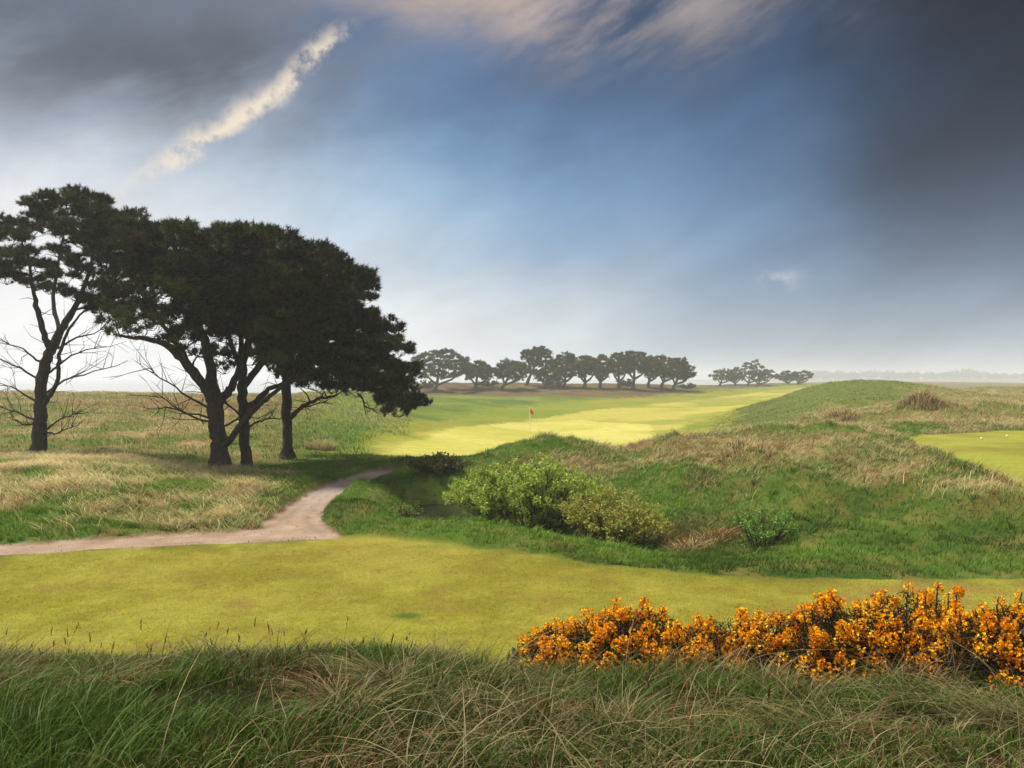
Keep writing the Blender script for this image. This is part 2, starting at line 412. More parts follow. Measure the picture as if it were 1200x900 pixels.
def ground_col(x, y, zn):
    tee, path, fair, fringe, green, rtee = zn
    dry, n, n2, n3, u = rough_fields(x, y)
    c = lerp(c_lush, c_lush2, np.clip(.5 + n * 1.1, 0, 1))
    c = lerp(c, c_olive, np.clip(.25 + n2 + .3 * sstep(30, 60, y), 0, .8))
    hz = sstep(880, 960, u) * sstep(45, 70, y)
    c = lerp(c, lerp(c_hill, c_lush, np.clip(.4 + n, 0, 1)), hz)
    c = lerp(c, lerp(c_straw, c_brown, np.clip(.45 + n2 * 1.3, 0, 1)), dry * .85)
    # semi-rough beyond the pines
    semi = sstep(335, 400, u) * sstep(34, 38, y) * (1 - hz) * sstep(880, 700, u) * sstep(172, 150, y)
    semi = np.maximum(semi * sstep(39, 50, y), semi * sstep(500, 460, u))
    c = lerp(c, lerp(c_fringe, c_lush, np.clip(.5 + n3 * 1.6 + n * .5, 0, 1)), semi * .85)
    # earth under the far rows
    eb = sstep(475, 500, u) * sstep(830, 790, u) * sstep(158, 172, y) * sstep(240, 215, y)
    c = lerp(c, lerp(c_earth, c_olive, np.clip(.35 + n, 0, 1)), eb * .95)
    eb2 = sstep(820, 840, u) * sstep(960, 940, u) * sstep(270, 280, y) * sstep(330, 310, y)
    c = lerp(c, c_earth * .9, eb2 * .8)
    lb = bl(x, y, hit_base(195, 470, 50), 9, 8) + bl(x, y, hit_base(230, 476, 50), 7, 5)
    c = lerp(c, c_rust * .9, np.clip(lb * (.6 + n), 0, .6))
    rb = bl(x, y, RUST, 1.3, 1.1)
    c = lerp(c, c_rust * .55, np.clip(rb * 1.6, 0, .95))  # rust patch; shade in the gap below the hanging grass painted in
    c = lerp(c, lin(150, 140, 105, K), sstep(190, 330, y) * sstep(880, 930, u) * .8 + .2 * sstep(330, 420, y))  # far ground paled, haze painted into its colour
    # under long grass at the front: rusty soil, gap shade painted into it
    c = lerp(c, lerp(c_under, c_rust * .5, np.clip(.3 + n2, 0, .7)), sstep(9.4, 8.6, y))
    # fringe, fairway, green
    c = lerp(c, lerp(c_fringe, lin(176, 172, 66, K), np.clip(.45 + n3 * 1.4 + n * .4, 0, 1)), sstep(-1.5, 2.0, fringe) * .85)
    st = .5 + .5 * np.tanh(3 * np.sin((x * .9 - y * .42) * .55))
    cf = lerp(c_fair, c_fringe, np.clip(.2 + n3 * 1.3 + .14 * st, 0, .7))
    cf = lerp(cf, lin(214, 186, 104, K), np.clip(n * 1.1 - .15 + sstep(110, 200, y) * .3, 0, .7))
    c = lerp(c, cf, sstep(-.5, .7, fair))
    cg = lerp(c_green, lin(208, 206, 92, K), np.clip(.3 + n3 * 1.5 + n * .3, 0, 1))
    c = lerp(c, cg, sstep(-.4, .5, green))
    # front tee
    n4 = fbm(x * 4.2, y * 4.2, 131, 3)
    ct = lerp(c_tee, c_tee2, np.clip(.35 + n * 1.2 + n2 * .6 + n4 * .6, 0, 1))
    ct = lerp(ct, c_teebrown, np.clip(sstep(3, 7, x) * (.45 + n2) + n3 * .3 + np.clip(n2 + .5 * n4 - .2, 0, 1) * .6, 0, .7))
    ct = lerp(ct, c_lush * .8, np.clip(bl(x, y, W(478, 722), .22, .16) * 1.3, 0, .9))
    edge = sstep(.9, .1, tee) * (y > 12)
    ct = lerp(ct, c_lush, edge * .45 * np.clip(.6 + n2, 0, 1))
    c = lerp(c, ct, sstep(-.14, .16, tee))
    cr = lerp(lin(178, 182, 76, K), lin(156, 150, 62, K), np.clip(.4 + n * .9 + n3, 0, 1))
    c = lerp(c, cr, sstep(-.2, .2, rtee))
    cpth = lerp(c_path, c_path2, np.clip(.5 + n2 * .9, 0, 1))
    cpth = lerp(cpth, lin(206, 194, 188, K), sstep(20, 28, y) * np.clip(.6 + n2, 0, .9))
    cpth = cpth * (1 - .22 * np.exp(-((path - .34 + .08 * n2) / .11) ** 2) * (path > 0) * np.clip(.6 + n, 0, 1))[..., None] * (1 + .35 * n4 * np.abs(n2))[..., None]
    edgep = sstep(.22, .02, path)
    cpth = lerp(cpth, c_rust, edgep * np.clip(.5 + n2, 0, .8))
    c = lerp(c, cpth, sstep(-.06, .06, path))
    return c


# ---------------------------------------------------------------- ground mesh
def build_ground():
    fine = np.radians(np.arange(-41, 41.001, .088))
    coarse = np.radians(np.arange(42, 318.01, 4.0))
    th = np.concatenate([fine, coarse]); nth = len(th)
    r = np.exp(np.concatenate([np.linspace(math.log(1.0), math.log(8), 90)[:-1], np.linspace(math.log(8), math.log(330), 640)[:-1], np.linspace(math.log(330), math.log(3400), 70)]))
    nr = len(r)
    X = np.outer(r, np.sin(th)); Y = np.outer(r, np.cos(th))
    x, y = X.ravel(), Y.ravel()
    zn = zones(x, y)
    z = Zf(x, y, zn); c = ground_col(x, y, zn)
    V = np.column_stack([x, y, z])
    i = np.arange(nr - 1)[:, None]; j = np.arange(nth)[None, :]; j2 = (j + 1) % nth
    F = np.stack([i * nth + j, i * nth + j2, (i + 1) * nth + j2, (i + 1) * nth + j], -1)[..., ::-1].reshape(-1, 4)
    code = np.zeros(len(x), int)
    code[(zn[2] > 0)] = 2; code[zn[5] > 0] = 3; code[zn[0] > 0] = 1; code[zn[1] > 0] = 4
    fc = code[F]; zone = np.where((fc == fc[:, :1]).all(1), fc[:, 0], -1)
    zone = np.where(zone < 0, np.max(fc, 1), zone)
    # centre cap joins the ground piece
    for k, (nm, mat, lab, cat) in enumerate([
            ('ground', M_ground, 'rolling links ground of rough grass, dunes and banks', 'ground'),
            ('tee_lawn', M_ground, 'closely mown yellow-green tee lawn below the grass bank', 'lawn'),
            ('fairway', M_ground, 'pale mown fairway and putting green around the red flag', 'fairway'),
            ('raised_lawn', M_ground, 'mown lawn on top of the raised dune at the edge', 'lawn'),
            ('path', M_path, 'pinkish gravel path curving up past the pine trees', 'path')]):
        f = F[zone == k]
        used, inv = np.unique(f, return_inverse=True)
        vv = V[used]; cc = c[used]; ff = [inv.reshape(-1, 4)]
        if k == 0:
            vv = np.vstack([vv, [[0, 0, float(z[:nth].mean())]]]); cc = np.vstack([cc, c[0]])
            ring = np.searchsorted(used, np.arange(nth))
            ff.append(np.column_stack([ring, np.roll(ring, -1), np.full(nth, len(vv) - 1)]))
        o = mesh_obj(nm, vv, ff, mat, cols=cc, smooth=True)
        tag(o, lab, cat, kind='structure')


build_ground()

# pond and sea
pw = np.array(POND); pc = pw.mean(0); pw = pc + (pw - pc) * 1.2
V = np.column_stack([pw, np.full(len(pw), -.64)])
tag(mesh_obj('water', V, [np.arange(len(V))[None]], M_water), 'dark still pond water in the hollow beside the leafy bush', 'water', kind='structure')
a_ = np.linspace(0, 2 * math.pi, 97)[:-1]
V = np.vstack([np.column_stack([r_ * np.sin(a_), r_ * np.cos(a_), np.full(96, -4.0)]) for r_ in (105., 500, 1500, 3300)])
F = np.concatenate([np.column_stack([np.arange(96) + k * 96, np.arange(96) + (k + 1) * 96, (np.arange(96) + 1) % 96 + (k + 1) * 96, (np.arange(96) + 1) % 96 + k * 96]) for k in range(3)])
tag(mesh_obj('sea', V, [F[:, ::-1]], M_sea), 'pale sea fading into haze beyond the dunes', 'sea', kind='structure')


# ---------------------------------------------------------------- grass
def blade_arrays(P, H, az, bend, wid, c0, c1, segs=4, droop=None, face=None):
    n = len(P); t = np.linspace(0, 1, segs + 1)
    droop = np.full(n, .25) if droop is None else droop
    hd = np.column_stack([np.sin(az), np.cos(az), np.zeros(n)])
    fa = R.uniform(0, math.pi, n) if face is None else face
    sd = np.column_stack([np.cos(fa), np.sin(fa), np.zeros(n)])
    ctr = P[:, None] + hd[:, None] * (H * bend)[:, None, None] * (t ** 1.7)[None, :, None]
    ctr[..., 2] += H[:, None] * (t[None] - droop[:, None] * t[None] ** 2.4)
    w = wid[:, None] * (1 - t[None] ** 1.6) * .5
    Lf = ctr[:, :-1] - sd[:, None] * w[:, :-1, None]; Rt = ctr[:, :-1] + sd[:, None] * w[:, :-1, None]
    k = 2 * segs + 1
    V = np.empty((n, k, 3)); V[:, 0:2 * segs:2] = Lf; V[:, 1:2 * segs:2] = Rt; V[:, -1] = ctr[:, -1]
    C = np.empty((n, k, 3)); ct = c0[:, None] + (c1 - c0)[:, None] * t[None, :, None]
    C[:, 0:2 * segs:2] = ct[:, :-1]; C[:, 1:2 * segs:2] = ct[:, :-1]; C[:, -1] = ct[:, -1]
    b = (np.arange(n) * k)[:, None]
    q = np.concatenate([b + np.array([[2 * s, 2 * s + 1, 2 * s + 3, 2 * s + 2]]) for s in range(segs - 1)]) if segs > 1 else np.zeros((0, 4), int)
    tr = b + np.array([[2 * segs - 2, 2 * segs - 1, 2 * segs]])
    return V.reshape(-1, 3), C.reshape(-1, 3), q, tr


def build_blades(name, parts, mat=None, parent=None, org=(0, 0, 0)):
    V, C, Q, T = [], [], [], []; n = 0
    for v, c, q, t in parts:
        V.append(v); C.append(c); Q.append(q + n); T.append(t + n); n += len(v)
    Q = np.concatenate(Q); T = np.concatenate(T)
    return mesh_obj(name, np.concatenate(V) - np.asarray(org), [Q, T], mat or M_blade, parent, cols=np.concatenate(C))


KB = .62
g_green = lin(100, 134, 28, KB); g_green2 = lin(70, 96, 22, KB); g_lush = lin(122, 162, 50, KB); g_straw = lin(230, 214, 156, KB)
g_tan = lin(196, 172, 112, KB); g_rust = lin(150, 86, 48, KB); g_dark = lin(46, 52, 22, KB)


def scatter(n, px0, px1, D0, D1):
    """random ground points in a wedge, about even in area"""
    D = np.sqrt(R.uniform(D0 ** 2, D1 ** 2, n)); u = R.uniform(px0, px1, n)
    return (u - HX) / FPX * D, D


def tuftify(x, y, cell, jit, keep):
    """pull points toward jittered tuft centres"""
    ix = np.floor(x / cell).astype(int); iy = np.floor(y / cell).astype(int)
    h = lambda s: (vnoise(ix * 1.0 + .5 + 31.7 * s, iy * 1.0 + .5 - 17.1 * s, 400 + s) * .5 + .5)
    cx = (ix + .1 + .8 * h(1)) * cell; cy = (iy + .1 + .8 * h(2)) * cell
    k = np.clip(keep + R.normal(0, jit, len(x)), 0, 1)
    k = np.where(h(4) < .42, 1.0, k)
    return cx + (x - cx) * k, cy + (y - cy) * k, h(3), np.arctan2(x - cx, y - cy)


def rough_grass(name, label, n, px0, px1, D0, D1, hmin, hmax, w, segs, wind, cell=.5, bendr=(.3, .9), keep=.55, maskf=None, dark_root=.45, droop=(.15, .45), bright=1.0, drygain=1.0, hdry=1.25):
    x, y = scatter(n, px0, px1, D0, D1)
    zn = zones(x, y)
    ok = (np.maximum.reduce([zn[0] - .02, zn[1] - .10, zn[5], np.where(y > 30, zn[2] + .4, -9), np.where(y > 30, zn[3] - 2.5, -9)]) < 0) & (~in_poly(x, y, POND))
    x, y = x[ok], y[ok]
    x, y, th, out = tuftify(x, y, cell * np.where(R.uniform(size=len(x)) < .5, 1.0, .57), .25, keep)
    zn = zones(x, y)
    ok = (np.maximum.reduce([zn[0] + .03, zn[1] - .05, zn[5] + .02, np.where(y > 30, zn[2] + .4, -9), np.where(y > 30, zn[3] - 2.5, -9)]) < 0) & (~in_poly(x, y, POND))
    if maskf is not None: ok &= maskf(x, y)
    x, y, th, out = x[ok], y[ok], th[ok], out[ok]
    z = Zf(x, y); m = len(x)
    dry, n1, n2, n3, u = rough_fields(x, y)
    isdry = R.uniform(size=m) < np.clip(dry * drygain * (.5 + th), 0, .95)
    edge = 1.0 if D1 < 10 else sstep(0, .35, -np.maximum(zones(x, y)[0], zones(x, y)[1]))
    H = (hmin + (hmax - hmin) * np.clip(.5 * th + .5 * R.uniform(size=m), 0, 1)) * np.where(isdry, hdry, .85) * (.45 + .55 * edge)
    if D1 < 10: H = H * np.clip(.95 + 1.3 * fbm(x * .8, y * .8, 83, 3), .4, 1.9)
    az = wind + n1 * 1.2 + R.normal(0, .5, m)
    mixo = R.uniform(size=m) < (.45 if D1 > 10 else .68)
    az = np.where(mixo, out + R.normal(0, .5, m), az)
    bend = R.uniform(*bendr, m) * np.where(isdry, 1.2, .8)
    wd = w * R.uniform(.6, 1.3, m)
    gcol = lerp(g_green, g_lush, np.clip(.45 + n2 * .8 + R.normal(0, .25, m), 0, 1))
    gcol = lerp(gcol, g_green2, np.clip(.2 + n1 * 1.5 + n2 * .6 + R.normal(0, .2, m), 0, .95))
    dcol = lerp(g_straw, g_tan, np.clip(.4 + n2 + R.normal(0, .3, m), 0, 1))
    dcol = np.where((R.uniform(size=m) < np.where(y < 10, .08 + .35 * sstep(.12, .42, n2), np.where(u < 500, .02, .05 + .2 * sstep(.15, .45, n2))))[:, None], g_rust, dcol)
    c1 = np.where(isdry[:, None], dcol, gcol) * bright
    dark_root = .12 if D1 < 10 else .40  # shade in the gaps between blades painted into the root colour
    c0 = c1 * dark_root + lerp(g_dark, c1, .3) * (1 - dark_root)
    P = np.column_stack([x, y, z - .02])
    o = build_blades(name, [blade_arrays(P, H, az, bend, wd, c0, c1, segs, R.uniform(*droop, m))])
    return tag(o, label, 'grass', kind='stuff')


wR = math.radians(80)
rough_grass('bank_grass', 'short green and brown grass covering the bank in front', 72000, -160, 1360, 2.6, 9.2, .10, .27, .008, 4, wR, cell=.3, keep=.5, bright=.64, drygain=.40, bendr=(.2, 1.0))
rough_grass('long_grass', 'long arching straw and green grass blades on the front bank', 5000, -160, 1360, 2.8, 9.0, .2, .5, .0065, 6, wR, cell=.5, bendr=(.5, 1.3), keep=.3, droop=(.35, .8), drygain=.9, bright=.8)
rough_grass('marram_grass', 'wind-combed straw coloured marram grass between path and pines', 120000, -260, 372, 17.8, 34, .26, .52, .014, 3, math.radians(-75), cell=.9, bendr=(.4, 1.1), keep=.45, droop=(.3, .6), drygain=1.35, bright=1.55)
rough_grass('dune_grass', 'rough straw and green grass on the field behind the pines', 90000, -320, 480, 33, 125, .2, .42, .035, 2, math.radians(-75), cell=1.6, keep=.6, bright=1.5)
rough_grass('pond_grass', 'lush green grass on the banks of the pond hollow', 70000, 372, 860, 15, 34, .10, .28, .014, 3, wR, cell=.55, keep=.55, drygain=.6, bright=1.45)
rough_grass('mound_grass', 'tufted green and straw grass on the big dune face', 170000, 640, 1420, 14.8, 46, .10, .30, .014, 3, wR, cell=.8, keep=.6, drygain=1.0, bright=1.3)
rough_grass('hill_grass', 'olive and straw grass tufts over the far dune hills', 95000, 830, 1420, 42, 180, .15, .42, .04, 2, wR, cell=1.8, keep=.6, bright=1.15)


rough_grass('tussock_grass', 'taller shaggy tufts of straw grass scattered over the dunes', 60000, 560, 1420, 17.5, 75, .28, .55, .02, 3, wR, cell=1.25, keep=.12, bendr=(.3, 1.1), droop=(.3, .7), drygain=1.5, bright=1.2)
rough_grass('dead_thatch', 'matted dead brown grass lying between the blades of the front bank', 26000, -160, 1360, 2.6, 9.2, .07, .15, .007, 3, wR, cell=.35, bendr=(1.4, 3), keep=.4, droop=(.75, .95), drygain=2.6, bright=.62)
# seed heads standing above the bank
x, y = scatter(150, -100, 1300, 4.2, 8.6); n_ = len(x)
P_ = np.column_stack([x, y, Zf(x, y)]); H_ = R.uniform(.18, .38, n_); az_ = R.uniform(0, 6.28, n_); bn_ = R.uniform(.05, .35, n_)
cs_ = lerp(g_tan, g_rust, R.uniform(size=n_)) * .6
pp_ = [blade_arrays(P_, H_, az_, bn_, np.full(n_, .004), cs_ * .5, cs_, 4, np.full(n_, .02))]
for k_ in range(9):
    t_ = .78 + .2 * R.uniform(size=n_)
    q_ = P_ + np.column_stack([np.sin(az_), np.cos(az_), np.zeros(n_)]) * (H_ * bn_ * t_ ** 1.7)[:, None]; q_[:, 2] += H_ * (t_ - .02 * t_ ** 2.4)
    pp_.append(blade_arrays(q_, R.uniform(.025, .05, n_), R.uniform(0, 6.28, n_), R.uniform(.1, .4, n_), np.full(n_, .007), cs_ * .8, cs_ * .9, 2))
tag(build_blades('seed_heads', pp_), 'thin brown seed heads sticking up out of the front bank grass', 'seed heads', kind='stuff')
# loose stones on the path
n_ = 2600; pa_ = np.array(PATH); x = R.uniform(-11, -2, n_); y = R.uniform(17, 31, n_); ok = sdist(x, y, PATH) > .02; x, y = x[ok], y[ok]; n_ = len(x)
u_ = np.array([[1, 0, 0], [0, 1, 0], [-1, 0, 0], [0, -1, 0], [0, 0, .8], [0, 0, -.5]]); f_ = np.array([[0, 1, 4], [1, 2, 4], [2, 3, 4], [3, 0, 4], [1, 0, 5], [2, 1, 5], [3, 2, 5], [0, 3, 5]])
V_ = np.column_stack([x, y, Zf(x, y)])[:, None] + u_[None] * (R.uniform(.006, .022, (n_, 1, 1)) * R.uniform(.6, 1.2, (n_, 6, 1)))
c_ = lerp(lin(150, 120, 100, K), lin(226, 212, 196, K), R.uniform(size=n_))
tag(mesh_obj('gravel', V_.reshape(-1, 3), [(f_[None] + (np.arange(n_) * 6)[:, None, None]).reshape(-1, 3)], M_path, cols=np.repeat(c_, 6, 0)), 'loose stones lying on the gravel path', 'gravel', kind='stuff')


def turf(name, label, n, px0, px1, D0, D1, poly, h, w):
    x, y = scatter(n, px0, px1, D0, D1); ok = sdist(x, y, poly) > -.02; x, y = x[ok], y[ok]
    zn = zones(x, y); c = ground_col(x, y, zn); m = len(x)
    c = c * R.uniform(.75, 1.45, (m, 1)) * (1 + R.normal(0, .06, (m, 3)))
    P = np.column_stack([x, y, Zf(x, y, zn) - .002])
    tag(build_blades(name, [blade_arrays(P, h * R.uniform(.4, 1.3, m), R.uniform(0, 6.28, m), R.uniform(.2, 1.2, m), w * R.uniform(.6, 1.4, m), c * .8, c, 1)]), label, 'grass', kind='stuff')


turf('mown_grass', 'short mown blades of the tee lawn turf', 170000, -60, 1260, 9.0, 17.7, TEE, .022, .007)


# ---------------------------------------------------------------- tussocks as things
def tussock(px, D, n, h, spread, label, pale=.8, w=.012, wind=None, xy=None, bend=(.3, 1.0), rust=.05):
    b = at(px, D)
    az = R.uniform(0, 2 * math.pi, n)
    if wind is not None: az = np.where(R.uniform(size=n) < .6, wind + R.normal(0, .5, n), az)
    rr = spread * np.sqrt(R.uniform(size=n)) * .5
    a2 = R.uniform(0, 2 * math.pi, n)
    if wind is None: az = np.where(R.uniform(size=n) < .75, math.pi / 2 - a2 + R.normal(0, .4, n), az)
    hs = h * (1 - .55 * (rr / (spread * .5)) ** 2)
    x = b[0] + rr * np.cos(a2); y = b[1] + rr * np.sin(a2)
    P = np.column_stack([x, y, Zf(x, y) - .02])
    d = R.uniform(size=n) < pale
    c1 = np.where(d[:, None], lerp(g_straw, g_tan, R.uniform(size=n) ** 2), lerp(g_green, g_lush, R.uniform(size=n)))
    c1 = np.where((R.uniform(size=n) < rust)[:, None], g_rust, c1)
    bn = R.uniform(*bend, n)
    c1 = c1 * (1.25 if D > 10 else .82)
    o = build_blades('grass_tussock', [blade_arrays(P, hs * R.uniform(.55, 1.2, n), az, bn, w * R.uniform(.7, 1.3, n), c1 * (.5 if D > 10 else .22), c1, 5, R.uniform(.25, .7, n))], org=b)  # root ends darkened, shade inside the tussock painted in
    o.location = b
    return tag(o, label, 'grass tussock', 'grass tussocks')


tussock(376, 41, 620, 1.05, 1.5, 'pale whitish tussock in green grass right of the pine trunks', 1.0, .03, bend=(.1, .6), rust=0)
tussock(510, 6.6, 300, .52, .35, 'domed straw tussock at the edge of the tee lawn, mid-frame', .75, .006, bend=(.5, 1.1))
tussock(455, 5.4, 260, .55, .3, 'arching yellow tussock on the front bank below the domed one', .7, .006, wind=-1.6, bend=(.7, 1.3))
tussock(232, 19.6, 260, .62, .5, 'fan-shaped pale tussock beside the path under the big pine', .85, .014)
tussock(290, 19.9, 220, .5, .7, 'straw tussock flopping over the path edge before the bend', .75, .014, wind=1.4)
tussock(10, 6.8, 260, .55, .5, 'bleached tussock at the left end of the grass bank', .9, .006, wind=1.5)
tussock(1100, 4.9, 420, .5, .8, 'big wind-swept tussock arching below the right gorse bushes', .5, .0065, wind=-1.5, bend=(.8, 1.4))
tussock(950, 4.3, 300, .48, .5, 'dark straw tussock sweeping sideways in the bottom corner grass', .4, .006, wind=-1.4, bend=(.8, 1.4))
tussock(868, 29.5, 600, .6, 2.2, 'heap of tan dead grass on the face of the dune', .97, .025, rust=.3, bend=(.2, 1.0))
tussock(1078, 49, 500, 1.0, 2.4, 'brown shaggy clump on the knoll behind the raised lawn', .95, .045, rust=.3, bend=(.1, .8))
tussock(985, 48, 300, .8, 2.0, 'low brown clump left of the shaggy knoll', .9, .045, rust=.2, bend=(.1, .8))
tussock(700, 37, 300, .7, 1.0, 'pale tussock on the dune crest behind the bright bush', .95, .022)
tussock(640, 35, 240, .6, .9, 'bleached tussock on the crest just above the bush top', .95, .022)
tussock(800, 36.5, 320, .6, 1.6, 'brown tussock where the dune crest steps up', .9, .025, rust=.3)
tussock(808, 20.2, 520, .5, 1.1, 'rusty dead grass hanging over the hollow right of the golden bush', .8, .018, rust=.4, bend=(.5, 1.3))
tussock(838, 20.6, 420, .5, 1.0, 'low red-brown clump between the rusty dead grass and the thin shrub', .8, .018, rust=.65, bend=(.5, 1.3))
tussock(660, 17.3, 160, .34, .6, 'rusty tussock on the lawn lip before the bush', .5, .014, rust=.5)


tussock(405, 4.5, 300, .46, .32, 'yellow-tipped tussock low on the front bank, fanning out to both sides', .65, .0065, bend=(.6, 1.2))
tussock(235, 6.9, 260, .4, .4, 'straw tussock on the crest of the front bank left of the domed one', .8, .0065, bend=(.4, 1.1))
tussock(120, 5.2, 280, .4, .5, 'rust-streaked tussock lying flat on the left of the front bank', .7, .0065, wind=1.5, rust=.35, bend=(.8, 1.4))
tussock(640, 6.4, 280, .36, .45, 'pale tussock spilling from under the left end of the gorse', .9, .0065, wind=-1.5, bend=(.7, 1.3))
tussock(725, 4.5, 240, .42, .3, 'thin green tussock with a few bleached blades below the gorse', .3, .0065, bend=(.4, 1.1))
tussock(1190, 4.6, 300, .42, .5, 'bleached tussock in the bottom corner under the orange gorse', .8, .0065, wind=-1.4, bend=(.7, 1.3))


# ---------------------------------------------------------------- pines
def needle_shoots(C, Dr, Ln, nlen, nw, k, col):
    """C shoot bases, Dr directions; k needles each as triangles -> V, F, colours"""
    n = len(C)
    f = R.uniform(.1, 1, (n, k))
    p = C[:, None] + Dr[:, None] * (Ln[:, None] * f)[..., None]
    d = R.normal(size=(n, k, 3)); d /= np.linalg.norm(d, axis=2, keepdims=True)
    d = d * .8 + Dr[:, None] * R.uniform(.4, 1.1, (n, k))[..., None]
    d /= np.linalg.norm(d, axis=2, keepdims=True)
    s = np.cross(d, R.normal(size=(n, k, 3))); s /= np.linalg.norm(s, axis=2, keepdims=True) + 1e-9
    L_ = nlen * R.uniform(.7, 1.2, (n, k))[..., None]
    V = np.stack([p - s * nw * .5, p + s * nw * .5, p + d * L_], 2).reshape(-1, 3)
    F = np.arange(n * k * 3).reshape(-1, 3)
    cc = np.repeat(col, k * 3, axis=0) * np.repeat(R.uniform(.75, 1.25, (n * k, 1)), 3, axis=0)
    return V, F, cc


n_dark = np.array([.013, .020, .008]); n_mid = np.array([.028, .040, .014]); n_brown = np.array([.046, .040, .014]); n_lit = np.array([.082, .10, .024])


def sample_poly(poly, n, mind):
    poly = np.asarray(poly, float); lo, hi = poly.min(0), poly.max(0); out = []
    tries = 0
    while len(out) < n and tries < 6000:
        tries += 1
        p = R.uniform(lo, hi)
        if in_poly(p[0], p[1], poly) and all((abs(p[0] - q[0]) / 1.6) ** 2 + (p[1] - q[1]) ** 2 > mind ** 2 for q in out):
            out.append(p)
        if tries % 900 == 0: mind *= .85
    return np.array(out)


